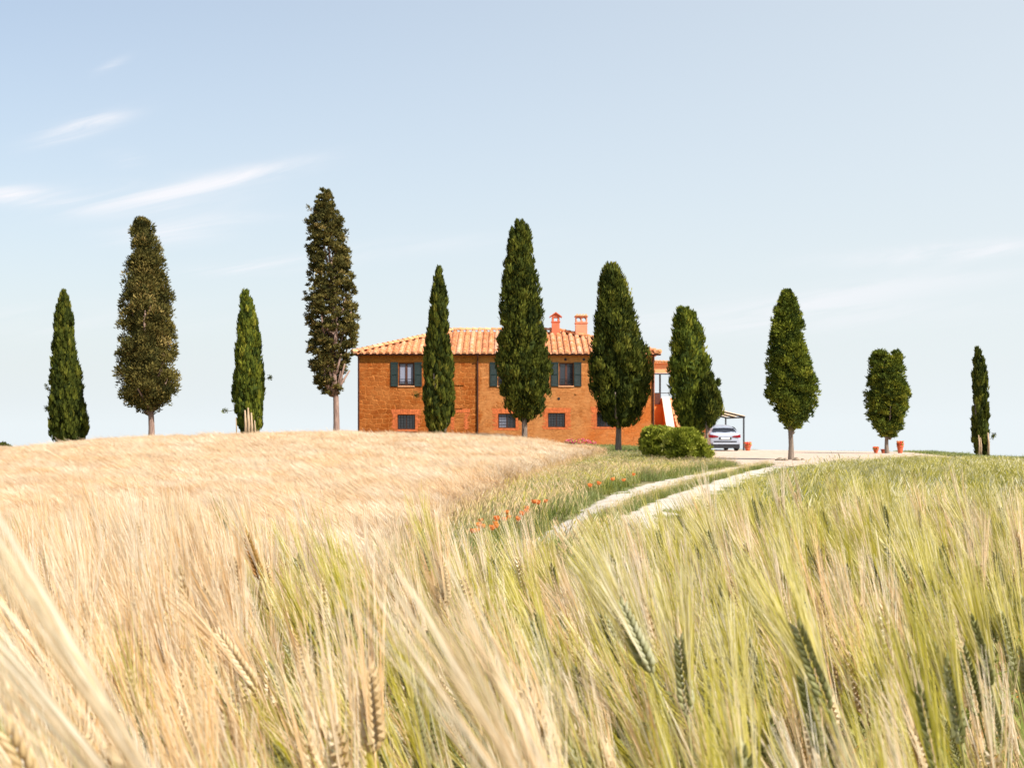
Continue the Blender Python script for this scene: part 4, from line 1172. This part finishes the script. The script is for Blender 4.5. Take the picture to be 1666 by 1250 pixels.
# pink flowering plant against the wall
for (px, d, w_, lab) in ((946, 80.5, .85, 'wide magenta flowering plant at the foot of the farmhouse wall'), (928, 80.6, .35, 'small magenta flower clump left of the wide one at the wall')):
    x = X(px, d); z = g1(x, d); root = empty('flowering_plant', (x, d, z), lab, 'flower')
    gl, gf = MB(), MB(); rr = random.Random(int(px))
    ztop = Z(714, d) - z
    for k in range(500):
        a = rr.uniform(-1, 1); c = Vector((a * w_, rr.uniform(-.25, .25), rr.uniform(0, 1) ** .6 * ztop * (1 - .4 * a * a)))
        u = Vector((rr.gauss(0, 1), rr.gauss(0, 1), rr.gauss(.3, 1))).normalized() * .05; v = u.orthogonal().normalized() * .03
        (gf if rr.random() < .6 and c.z > ztop * .35 else gl).add([c - u, c - v, c + u, c + v], [(0, 1, 2, 3)], 0, rr.random())
    gl.build('leaves', M['shrub'], root); gf.build('blossom', M['pinkflower'], root)
# stones by the forecourt edge
M['rock'] = simple('brown_field_stone', (.22, .17, .12), .9, var=.4, scale=6)
def rock(px, d, s, label):
    x = X(px, d); z = g1(x, d) + .04
    bm = bmesh.new(); bmesh.ops.create_icosphere(bm, subdivisions=3, radius=1)
    rr = random.Random(int(px * 3))
    ph = [rr.uniform(0, 6) for _ in range(6)]
    for v in bm.verts:
        c = v.co; f = 1 + .18 * math.sin(c.x * 3 + ph[0]) + .15 * math.sin(c.y * 4 + ph[1]) + .12 * math.sin(c.z * 5 + ph[2]) + .05 * math.sin(c.x * 11 + ph[3]) * math.sin(c.z * 9)
        v.co = Vector((c.x * f * s, c.y * f * s * .8, max(c.z, -.4) * f * s * .55))
    me = bpy.data.meshes.new('stone'); bm.to_mesh(me); bm.free(); me.materials.append(M['rock'])
    o = bpy.data.objects.new('stone', me); o.location = (x, d, z + s * .2); COL.objects.link(o)
    tag(o, label, 'stone', 'stones at the forecourt edge')
rock(1268, 58.8, .16, 'flat brown stone on the forecourt edge, leftmost of the row by the bare trunk')
rock(1277, 58.6, .13, 'small brown stone just left of the bright green lumpy cypress trunk')
rock(1295, 58.9, .15, 'brown stone just right of the bright green lumpy cypress trunk')
rock(1306, 59.2, .10, 'smallest brown stone, rightmost of the row by the bare trunk')

# ------------------------------------------------------------------ wheat, grass
def cm(name, cols, trans=.3, rough=.5, spec=.35): return leafy(name, cols, trans, rough, inst=True, spec=spec)
M['w_ear_g'] = cm('green_ear', [(.16, .17, .05), (.34, .33, .13), (.66, .64, .46)])
M['w_awn_g'] = cm('green_awn', [(.27, .24, .012), (.50, .43, .04), (.72, .62, .28), (.92, .85, .70)], .3, rough=.38, spec=.6)
M['w_leaf_g'] = cm('green_leaf', [(.10, .15, .025), (.20, .24, .045), (.38, .36, .10), (.60, .52, .30)], .4)
M['w_stem_g'] = cm('green_stem', [(.16, .18, .05), (.34, .31, .11), (.5, .42, .2)], .2)
M['w_ear_y'] = cm('ripe_ear', [(.46, .30, .12), (.68, .52, .30), (.86, .78, .60)])
M['w_awn_y'] = cm('ripe_awn', [(.72, .39, .13), (.78, .55, .30), (.85, .70, .50), (.92, .86, .74)], .35, rough=.38, spec=.6)
M['w_leaf_y'] = cm('ripe_leaf', [(.42, .32, .10), (.66, .36, .14), (.80, .50, .22), (.80, .64, .38)], .4)
M['w_stem_y'] = cm('ripe_stem', [(.48, .36, .16), (.70, .49, .26), (.80, .62, .40)], .25)
M['dryleaf'] = cm('orange_dry_leaf', [(.75, .26, .04), (.82, .40, .10)], .4)
M['grass_g'] = cm('field_grass', [(.07, .10, .015), (.14, .17, .025), (.24, .25, .045), (.36, .34, .10)], .35)
M['grass_d'] = cm('verge_grass', [(.10, .14, .035), (.18, .22, .055), (.28, .31, .09), (.46, .43, .20)], .35)
M['straw_y'] = cm('ripe_field_straw', [(.64, .43, .25), (.73, .56, .40), (.80, .69, .56)], .4)

def bend(rr, h, lean, az, n=7):
    """stalk curve: bends over towards direction az, returns points and end tangent"""
    pts = [Vector((0, 0, 0))]; p = Vector((0, 0, 0))
    for i in range(n):
        t = (i + 1) / n
        a = lean * (0.25 + 0.75 * t ** 2)
        dv = Vector((math.sin(a) * math.cos(az), math.sin(a) * math.sin(az), math.cos(a)))
        p = p + dv * (h / n); pts.append(p.copy())
    return pts, dv
def ear(me, ma, base, dv, L, rr, awnL=.13, fat=1.0, spread=.16, naw=1, fine=False):
    """bearded ear: two ranks of plump spikelets with long awns"""
    u = dv.orthogonal().normalized(); u = Matrix.Rotation(rr.uniform(0, 2 * PI), 3, dv) @ u; w = dv.cross(u).normalized()
    nsp = 11
    for i in range(nsp * 2):
        t = (i + .5) / (nsp * 2)
        s = 1 if i % 2 else -1
        size = fat * (.0060 * (1.15 - .55 * t) if t > .1 else .004)
        c = base + dv * (L * t) + u * (s * size * 1.05)
        ax = (dv + u * s * .42 + w * rr.uniform(-.12, .12)).normalized()
        l_ = .0085
        for q in ((-1, 1) if i < nsp * 2 - 2 else (0,)):  # tint shift by q paints a sunlit paler side onto the ear
            cc = c + w * (q * size * .75)
            a2 = (ax + w * q * .25).normalized()
            o1 = a2.orthogonal().normalized(); o2 = a2.cross(o1)
            if fine:
                vs = [cc - a2 * l_ * .75]; prof = ((-.5, .6), (-.1, 1.0), (.35, .85), (.75, .45))
                for (pz, pr_) in prof:
                    for k in range(6):
                        an = PI / 3 * k; vs.append(cc + a2 * l_ * pz + (o1 * math.cos(an) + o2 * math.sin(an)) * size * .8 * pr_)
                vs.append(cc + a2 * l_ * 1.25)
                fs = [(0, 1 + (k + 1) % 6, 1 + k) for k in range(6)]
                for q_ in range(3): fs += [(1 + q_ * 6 + k, 1 + q_ * 6 + (k + 1) % 6, 7 + q_ * 6 + (k + 1) % 6, 7 + q_ * 6 + k) for k in range(6)]
                fs += [(19 + k, 19 + (k + 1) % 6, 25) for k in range(6)]
                me.add(vs, fs, me.mi, min(1, max(0, rr.gauss(.5 + .25 * q, .12))))
            vs = [cc - a2 * l_ * .7]
            for k in range(4):
                an = PI / 2 * k; vs.append(cc + (o1 * math.cos(an) + o2 * math.sin(an)) * size * .8)
            vs.append(cc + a2 * l_ * 1.25)
            if not fine: me.add(vs, [(0, 2, 1), (0, 3, 2), (0, 4, 3), (0, 1, 4), (1, 2, 5), (2, 3, 5), (3, 4, 5), (4, 1, 5)], me.mi, min(1, max(0, rr.gauss(.5 + .25 * q, .2))))
            tip = cc + a2 * l_
            for z_ in range(naw):
                d0 = (dv + u * s * rr.uniform(.5, 1.2) * spread + w * (q + rr.uniform(-.6, .6)) * spread * .7).normalized()
                al = awnL * rr.uniform(.75, 1.15) * (1.05 - .25 * t)
                gv = Vector((rr.uniform(-.10, .02), rr.uniform(-.05, .05), -.02)) * al
                sd_ = d0.cross(Vector((rr.gauss(0, .4), -1, rr.gauss(0, .4)))).normalized()
                ma.ribbon([tip, tip + d0 * al * .5 + gv * .3, tip + d0 * al + gv], [.0010, .0008, .0005], sd_, ma.mi, rr.random())
def blade(mb, mi, base, az, L, wid, rr, up=.5, col=None, droop=1.0):
    pts = []; p = Vector(base); a = up
    side = Vector((-math.sin(az), math.cos(az), 0))
    ws = []
    n = 7
    for i in range(n + 1):
        pts.append(p.copy()); t = i / n; ws.append(wid * (1 - t) ** .6 * (.55 + .45 * min(1, t * 4)) + .0006)
        dv = Vector((math.cos(az) * math.cos(a), math.sin(az) * math.cos(a), math.sin(a)))
        p = p + dv * L / n; a -= droop * (.10 + .34 * t)
    tw = rr.uniform(-.8, .8)
    side = (side + Vector((0, 0, tw * .5))).normalized()
    mb.ribbon(pts, ws, side, mi, rr.random() if col is None else col)

protos = {}
def proto_coll(key):
    c = bpy.data.collections.new('source_' + key); protos[key] = c; return c
def wheat_proto(key, i, ripe, seed):
    rr = random.Random(seed); mb = MB(); mb.mi = 0
    h = 1.0; lean = rr.uniform(.20, .75); az = PI + rr.uniform(-.45, .45)
    pts, dv = bend(rr, h, lean, az)
    mb.tube(pts, [.0019] * 4 + [.0016] * 4, 4, 2, cap=False, col=rr.random())
    L = rr.uniform(.075, .105)
    class Pr: pass
    mb.mi = 0
    e = MB(); e.mi = 0; a = MB(); a.mi = 1
    ear(e, a, pts[-1], dv, L, rr, awnL=rr.uniform(.11, .15), spread=rr.uniform(.08, .17), naw=1)
    for src in (e, a):
        o = len(mb.v); mb.v.extend(src.v); mb.f.extend([tuple(k + o for k in f) for f in src.f]); mb.m.extend(src.m); mb.c.extend(src.c)
    for k in range(4):
        t = rr.randint(1, 5)
        bm_ = 4 if rr.random() < (.34 if ripe else .16) else 3
        blade(mb, bm_, pts[t], rr.uniform(0, 2 * PI), rr.uniform(.18, .34), rr.uniform(.008, .015), rr, up=rr.uniform(.9, 1.35), droop=rr.uniform(.5, 1.3))
    s = 'y' if ripe else 'g'
    o = mb.build('plant_%s_%02d' % (s, i), [M['w_ear_' + s], M['w_awn_' + s], M['w_stem_' + s], M['w_leaf_' + s], M['dryleaf']], link=False)
    protos[key].objects.link(o)
proto_coll('wheat')
for i in range(9): wheat_proto('wheat', i, False, 100 + i)     # plant_g_00..08 -> index 0..8
for i in range(7): wheat_proto('wheat', i, True, 200 + i)      # plant_y_00..06 -> index 9..15

def patch_proto(key, i, seed, size, n, hgt, mats, kind):
    rr = random.Random(seed); mb = MB()
    for k in range(n):
        x, y = rr.uniform(-size, size), rr.uniform(-size, size)
        h = hgt * rr.gauss(1, .12)
        if kind == 'ripe':
            lx, ly = -.22 + rr.gauss(0, .14), rr.gauss(0, .12)
            b = Vector((x, y, 0)); tp = b + Vector((lx * h, ly * h, h * .86))
            w_ = .007
            c_ = rr.random()
            sd_ = Vector((1, rr.uniform(-.4, .4), 0)).normalized()
            mb.ribbon([b, b.lerp(tp, .55) + Vector((.02, 0, .02)), tp], [w_, w_, w_ * .7], sd_, 0, c_ * .6)
            e1 = tp + Vector((lx * .26, ly * .1, .075)) ; e2 = e1 + Vector((lx * .5, ly * .2, .09))
            for q in (sd_, Vector((-sd_.y, sd_.x, 0))):
                mb.ribbon([tp, tp.lerp(e1, .4), e1], [.008, .018, .008], q, 1, c_)
            for q in range(4):
                mb.ribbon([tp.lerp(e1, rr.random()), e2 + Vector((rr.gauss(0, .04), rr.gauss(0, .04), rr.gauss(0, .02)))], [.004, .002], sd_, 2, rr.random())
        else:
            az = rr.uniform(0, 2 * PI)
            if kind == 'verge' and rr.random() < .09:
                tp = Vector((x - .15 * h + rr.gauss(0, .1), y, h * rr.uniform(1.2, 1.7)))
                b = Vector((x, y, 0))
                mb.ribbon([b, b.lerp(tp, .5) + Vector((.03, 0, 0)), tp], [.005, .004, .003], Vector((1, 0, 0)), 1, rr.random())
                e1 = tp + Vector((-.04, 0, .09)); mb.ribbon([tp, tp.lerp(e1, .4), e1], [.006, .016, .003], Vector((1, 0, 0)), 1, rr.random())
            else:
                blade(mb, 0, (x, y, 0), az, h * rr.uniform(.8, 1.3), rr.uniform(.007, .014), rr, up=rr.uniform(1.0, 1.5), droop=rr.uniform(.2, .9))
    o = mb.build('patch_%s_%02d' % (kind, i), mats, link=False)
    protos[key].objects.link(o)
proto_coll('ripe')
for i in range(5): patch_proto('ripe', i, 300 + i, .42, 260, .60, [M['w_stem_y'], M['straw_y'], M['w_awn_y']], 'ripe')
proto_coll('grass')
for i in range(5): patch_proto('grass', i, 400 + i, .42, 330, .34, [M['grass_g'], M['w_awn_g']], 'verge')
proto_coll('verge')
for i in range(5): patch_proto('verge', i, 500 + i, .42, 300, .34, [M['grass_d'], M['w_stem_y']], 'verge')
proto_coll('lawn')
for i in range(4): patch_proto('lawn', i, 600 + i, .42, 420, .13, [M['grass_d'], M['w_stem_y']], 'low')

def scatter(name, coll, pts, rots, scl, idx, label, cat='grass'):
    me = bpy.data.meshes.new(name)
    me.from_pydata([tuple(p) for p in pts], [], [])
    for nm, typ, val in (('rot', 'FLOAT_VECTOR', rots), ('scl', 'FLOAT_VECTOR', scl), ('pick', 'INT', idx)):
        at = me.attributes.new(nm, typ, 'POINT')
        at.data.foreach_set('vector' if typ == 'FLOAT_VECTOR' else 'value', np.asarray(val).ravel())
    o = bpy.data.objects.new(name, me); COL.objects.link(o)
    ng = bpy.data.node_groups.new(name + '_scatter', 'GeometryNodeTree')
    ng.interface.new_socket('Geometry', in_out='INPUT', socket_type='NodeSocketGeometry')
    ng.interface.new_socket('Geometry', in_out='OUTPUT', socket_type='NodeSocketGeometry')
    N = ng.nodes; L = ng.links
    gi, go = N.new('NodeGroupInput'), N.new('NodeGroupOutput')
    ci = N.new('GeometryNodeCollectionInfo'); ci.inputs['Collection'].default_value = protos[coll]
    ci.inputs['Separate Children'].default_value = True; ci.inputs['Reset Children'].default_value = True
    iop = N.new('GeometryNodeInstanceOnPoints'); iop.inputs['Pick Instance'].default_value = True
    def named(nm, typ):
        a = N.new('GeometryNodeInputNamedAttribute'); a.data_type = typ; a.inputs['Name'].default_value = nm; return a.outputs['Attribute']
    L.new(gi.outputs[0], iop.inputs['Points']); L.new(ci.outputs[0], iop.inputs['Instance'])
    L.new(named('pick', 'INT'), iop.inputs['Instance Index'])
    L.new(named('rot', 'FLOAT_VECTOR'), iop.inputs['Rotation']); L.new(named('scl', 'FLOAT_VECTOR'), iop.inputs['Scale'])
    L.new(iop.outputs[0], go.inputs[0])
    md = o.modifiers.new('scatter', 'NODES'); md.node_group = ng
    tag(o, label, cat, kind='stuff')
    return o

def cells(d0, d1, p0, p1, step, margin=160):
    """jittered grid of ground positions between two distances and two photo columns"""
    ys = np.arange(d0, d1, step); out = []
    for y in ys:
        x0, x1 = (p0 - margin - 833) / F * y, (p1 + margin - 833) / F * y
        xs = np.arange(math.floor(x0 / step) * step, x1, step)
        out.append(np.stack([xs, np.full(len(xs), y)], -1))
    P = np.concatenate(out); P += rng.uniform(-.45, .45, P.shape) * step
    return P
def pxo(P): return 833 + P[:, 0] / P[:, 1] * F
def do_scatter(name, coll, P, npro, sc0, sc1, label, tilt=.06, zoff=0., spin=PI, hs=None, idx=None, cat='grass'):
    n = len(P)
    z = gz(P[:, 0], P[:, 1]) + zoff
    pts = np.column_stack([P, z])
    rots = np.column_stack([rng.normal(0, tilt, n), rng.normal(0, tilt, n), rng.uniform(-spin, spin, n)])
    s = rng.uniform(sc0, sc1, n)
    S = np.column_stack([s, s, s]) if hs is None else np.column_stack([s, s, s * hs])
    scatter(name, coll, pts, rots, S, rng.integers(0, npro, n) if idx is None else idx, label, cat)

# near wheat: single plants right in front of the camera
den = 26      # plants per metre
P = cells(.95, 6.9, 0, 1666, 1 / 16.0, 130)
thin = np.sin(P[:, 0] * 9.1 + 2 * np.sin(P[:, 1] * 3.3)) * np.sin(P[:, 1] * 5.7 + 1.7 * np.sin(P[:, 0] * 4.1))
P = P[(thin > -.45) | (rng.random(len(P)) < .25)]          # small gaps in the stand
P = P[P[:, 1] > .95]
px = pxo(P)
dd = P[:, 1]
edge = 4.2 + .5 * np.sin(px / 140.) + .35 * np.sin(px / 47. + 1) + 1.9 * np.clip((px - 1130) / 120., 0, 1) + .9 * np.clip((640 - px) / 150., 0, 1)
P = P[(dd < edge)]
px = pxo(P); dd = P[:, 1]
pr = np.clip((900 - px) / 470. + rng.normal(0, .12, len(P)) + .25 * np.sin(px / 60. + dd * 2.), 0.20, .97)
ripe = rng.random(len(P)) < pr
idx = np.where(ripe, rng.integers(9, 16, len(P)), rng.integers(0, 9, len(P)))
hs = np.clip(rng.normal(1.0, .055, len(P)), .8, 1.12)
gap = np.exp(-((px - 1010) / 150.) ** 2)          # lower stand where the track shows over the wheat
hs -= gap * .06 * np.clip((dd - 1.5) / 2, 0, 1)
n = len(P)
z = gz(P[:, 0], P[:, 1])
rots = np.column_stack([rng.normal(0, .07, n), rng.normal(0, .08, n), rng.normal(0, .4, n)])
sc_ = np.column_stack([rng.uniform(.9, 1.12, n)] * 2 + [hs])
# plants nearer than the shorter stems allow stay below the lens
scatter('near_wheat', 'wheat', np.column_stack([P, z]), rots, sc_, idx, 'bearded wheat right in front of the camera, ripe on the left and green on the right', 'wheat')

# golden field
P = cells(4.6, FIELD_END, 0, 1010, .5, 170)
px = pxo(P)
P = P[(px < field_edge(P[:, 1]) + rng.normal(0, 6, len(P))) & (P[:, 1] < field_end(px) - .2)]
gh = 1 + .06 * np.sin(P[:, 0] * .33 + 1.3 * np.sin(P[:, 1] * .21)) * np.sin(P[:, 1] * .27 + P[:, 0] * .11) + rng.normal(0, .05, len(P))
gh *= 1 - (1 - np.interp(pxo(P), [850, 1000], [1, .72])) * np.clip((P[:, 1] - 38) / 12, 0, 1)
for off in (-16.2, -14.4):          # faint tractor lines running up the slope
    gh -= .38 * np.exp(-((P[:, 0] - (off + (P[:, 1] - 20) * -.16)) / .35) ** 2)
do_scatter('golden_wheat_field', 'ripe', P, 5, .85, 1.1, 'golden ripe wheat field sweeping up to the farmhouse', spin=.5, cat='wheat', hs=gh)
# verge between field and track, and the strip beyond
P = cells(4.6, 66, 400, 1200, .5, 0)
px = pxo(P); dl = trx(TRL, P[:, 1]); drr = trx(TRR, P[:, 1])
k = (px > field_edge(P[:, 1]) - 4) & (P[:, 0] < dl - .86) & (P[:, 0] < 8.6)
isl = (P[:, 1] > 52) & (P[:, 0] > 8.3)
PV = P[k & ~isl]
low_ = (PV[:, 0] > trx(TRL, PV[:, 1]) + .3)
hsv = np.where(low_, .35, np.clip(1.25 - PV[:, 1] / 60., .45, 1.1))
for c_ in list(protos['grass'].objects)[:3]: protos['verge'].objects.link(c_)     # a few lusher clumps mixed in
vi = rng.integers(3, 8, len(PV))
lush = np.exp(-((pxo(PV) - 1040) / 55.) ** 2 - ((PV[:, 1] - 50) / 9.) ** 2) > .3
vi = np.where(lush | (rng.random(len(PV)) < .35), rng.integers(0, 3, len(PV)), vi)
do_scatter('verge_grass', 'verge', PV, 5, .8, 1.15, 'grey green verge grass between the golden field and the track', hs=hsv, idx=vi)
# green grass field on the right
P = cells(5.2, 66, 1000, 1666, .5, 170)
fcx = np.array([inpoly(a, b, FC) for a, b in P])
PG = P[(P[:, 0] > trx(TRR, P[:, 1]) + .92) & ~fcx & ((P[:, 1] < 52) | (P[:, 0] > 14))]
hg = 1.0 + .35 * np.sin(PG[:, 0] * .9) * np.sin(PG[:, 1] * .7 + 1) + rng.normal(0, .12, len(PG))
hg *= np.interp(PG[:, 1], [4, 10, 30, 45, 60], [.9, .9, .75, .5, .35])
hg = np.where(PG[:, 0] < trx(TRR, PG[:, 1]) + 2.0, hg * .5, hg)
do_scatter('green_grass_field', 'grass', PG, 5, .8, 1.2, 'long green grass covering the right side of the hilltop', hs=hg)
# short grass round the house
P = cells(55, 92, -100, 1900, .8, 0)
fcx = np.array([inpoly(a, b, FC) for a, b in P])
px = pxo(P)
PL = P[~fcx & ((px > field_edge(P[:, 1]) + 6) | (P[:, 1] > field_end(px) + .3)) & ((P[:, 1] > 66) | (px < 1090)) & ~((P[:, 0] > hx0 - .3) & (P[:, 0] < hx1 + 3.5) & (P[:, 1] > HD - .3))]
do_scatter('lawn_grass', 'lawn', PL, 4, 1.5, 1.9, 'short dry grass on the ground around the farmhouse and under the cypresses')

Q = []
for tr in (TRL, TRR):
    for y in np.arange(14, 55, .22):
        if rng.random() < .4: Q.append((float(trx(tr, y)) + rng.choice([-.5, .5, -.45, .45]) + rng.normal(0, .08), y))
Q = np.array(Q)
yr_ = np.arange(7, 16.8, .3)
Qr = np.concatenate([np.column_stack([trx(TRL, yr_) + rng.normal(0, .2, len(yr_)), yr_]), np.column_stack([trx(TRR, yr_) + rng.normal(0, .2, len(yr_)), yr_])])
do_scatter('overgrown_track_end', 'verge', Qr, 8, .8, 1.1, 'grass closing over the near end of the track', hs=.6 + .3 * rng.random(len(Qr)))
ym = np.arange(12, 52, .16); Qm = np.column_stack([(trx(TRL, ym) + trx(TRR, ym)) / 2 + rng.normal(0, .07, len(ym)), ym])
do_scatter('track_middle_grass', 'verge', Qm, 8, .28, .42, 'strip of grass between the two wheel ruts of the track')
do_scatter('track_weeds', 'lawn', Q, 4, .18, .5, 'small weeds growing on the wheel ruts of the track')
# individual wheat plants that stand out of the mass
def wheat_plant(px, py, lenpx, tilt, ripe, label, seed, dist=None, awn=.13, spread=.16, shade=None):
    rr = random.Random(seed)
    L = .095
    d = dist or L * F / lenpx
    c = Vector((X(px, d), d, Z(py, d)))
    dv = Vector((-math.sin(R(tilt)), rr.uniform(-.12, .12), math.cos(R(tilt)))).normalized()
    base = c - dv * L / 2
    foot = Vector((base.x + math.sin(R(tilt)) * .30 + rr.uniform(-.04, .04), d + rr.uniform(-.05, .05), g1(base.x, d)))
    root = empty('wheat_plant', foot, label, 'wheat', 'wheat ears standing out in the foreground')
    s = 'y' if ripe else 'g'
    st = MB(); pts = []
    for i in range(12):
        t = i / 11
        # hermite from the foot (upright) to the ear base (tilted)
        h00 = 2 * t ** 3 - 3 * t ** 2 + 1; h10 = t ** 3 - 2 * t ** 2 + t; h01 = -2 * t ** 3 + 3 * t ** 2; h11 = t ** 3 - t ** 2
        hh = base.z - foot.z
        pts.append(h00 * foot + h10 * Vector((0, 0, hh)) + h01 * base + h11 * dv * hh * .8 - foot)
    st.tube(pts, .0019, 6, 0, col=rr.random()); st.build('stem', M['w_stem_' + s], root, smooth=True)
    e = MB(); e.mi = 0; a = MB(); a.mi = 0
    ear(e, a, base - foot, dv, L, rr, awnL=awn, fat=.78, spread=spread, naw=2, fine=True)
    eo = e.build('ear', M['w_ear_' + s] if shade is None else shade, root, smooth=True); a.build('awns', M['w_awn_' + s], eo)
    for k in range(2):
        b = MB(); blade(b, 0, pts[5 + 2 * k], rr.uniform(0, 2 * PI), rr.uniform(.2, .3), .011, rr, up=1.2, droop=.9); b.build('leaf', M['w_leaf_' + s], root)
M['ear_brown'] = leafy('brown_orange_ear', [(.20, .12, .03), (.36, .20, .05), (.60, .30, .10)], .2)
wheat_plant(1032, 1035, 135, 24, False, 'large silvery green ear leaning left of centre right, its awns crossing the track', 1, spread=.13)
wheat_plant(1322, 1085, 150, 20, False, 'plump braided green ear in sharp focus in the lower right foreground', 2)
wheat_plant(1597, 1060, 120, 17, False, 'plump green ear near the right edge, level with the braided one', 3)
wheat_plant(412, 905, 82, 18, True, 'brown and orange ear sticking up over the golden field on the left', 4, shade=M['ear_brown'])
wheat_plant(683, 1200, 125, 10, False, 'blurred dark green ear at the bottom edge, left of centre', 5)
wheat_plant(1578, 872, 58, 22, False, 'small green ear high up near the right edge', 6)
wheat_plant(1428, 935, 78, 20, False, 'green ear above and right of the plump braided ear', 7)
wheat_plant(568, 1218, 95, 14, False, 'pale whitish ear at the bottom edge left of the blurred dark green ear', 8)
wheat_plant(385, 1075, 115, 34, True, 'strongly leaning blurred pale ear in the lower left foreground', 9)
wheat_plant(1112, 1100, 130, 6, False, 'upright blurred ear between the large silvery ear and the plump braided ear', 10)
wheat_plant(1200, 1150, 115, 4, False, 'upright grey green ear low down, left of the plump braided ear', 11)
wheat_plant(1462, 1195, 115, 12, False, 'soft green ear at the bottom edge, right of the plump braided ear', 12)
wheat_plant(285, 1380, 0, 33, True, 'very near blurred straw pale ear whose awns streak across the lower left corner', 13, dist=.62, awn=.18, spread=.10)
wheat_plant(900, 1370, 0, 26, True, 'very near blurred ear whose peach awns streak up through the bottom centre', 14, dist=.78, awn=.17, spread=.10)
wheat_plant(60, 1290, 0, 30, True, 'near pale ear at the bottom left corner of the photo', 15, dist=.9, awn=.17)
wheat_plant(1160, 742 + 150, 60, 20, False, 'thin green ear standing in front of the track bend', 16)

# ------------------------------------------------------------------ poppies
M['poppy'] = leafy('poppy_petals', [(.84, .27, .07), (.88, .40, .14)], .3)
def ray_ground(px, py, up):
    for d in np.arange(8, 75, .2):
        x = X(px, d)
        if Z(py, d) <= g1(x, d) + up: return d
    return 60.
POP = [(772, 864), (778, 860), (784, 856), (791, 858), (797, 851), (803, 849), (811, 846), (819, 843), (826, 838), (841, 829), (846, 832), (851, 826), (862, 824), (868, 820), (880, 817), (889, 812),
       (957, 790), (966, 788), (1005, 779), (1018, 779), (1027, 769), (1645, 845), (1652, 838), (788, 846), (807, 853), (836, 838)]
first = None
for i, (px, py) in enumerate(POP):
    d = ray_ground(px, py, .42)
    x = X(px, d)
    foot = Vector((x, d, g1(x, d)))
    if first is None:
        root = empty('poppy', foot, 'orange red poppy flowering in the verge beside the track', 'poppy', 'poppies in the verge')
        s = MB(); s.tube([(0, 0, 0), (.02, 0, .2), (0, 0, .40)], .003, 5); s.build('stem', M['grass_g'], root)
        p_ = MB()
        for k in range(4):
            a = k * PI / 2 + .3; rr = random.Random(k)
            rows = []
            for (r_, z_) in ((.006, .40), (.028, .405), (.048, .43), (.052, .455)):
                rows.append([(r_ * math.cos(a + q * .8), r_ * math.sin(a + q * .8), z_ + .006 * math.sin(q * 9)) for q in (-1, -.5, 0, .5, 1)])
            skin(p_, rows)
        p_.build('petals', M['poppy'], root)
        c_ = MB(); c_.lathe([(.004, .40), (.010, .405), (.010, .42), (.004, .428)], 0, 0, 0, 8); c_.build('seed_head', M['iron'], root)
        first = root
    else:
        root = first.copy(); COL.objects.link(root); root.location = foot
        for ch in first.children:
            c2 = ch.copy(); COL.objects.link(c2); c2.parent = root
    sc1 = random.uniform(.95, 1.15)
    root.scale = (sc1 * .8, sc1 * .8, sc1 * .92); root.rotation_euler = (random.uniform(-.1, .4), random.uniform(-.2, .2), random.uniform(0, 6))
    if px > 1600: root['label'] = 'orange red poppy among the green grass near the right edge'
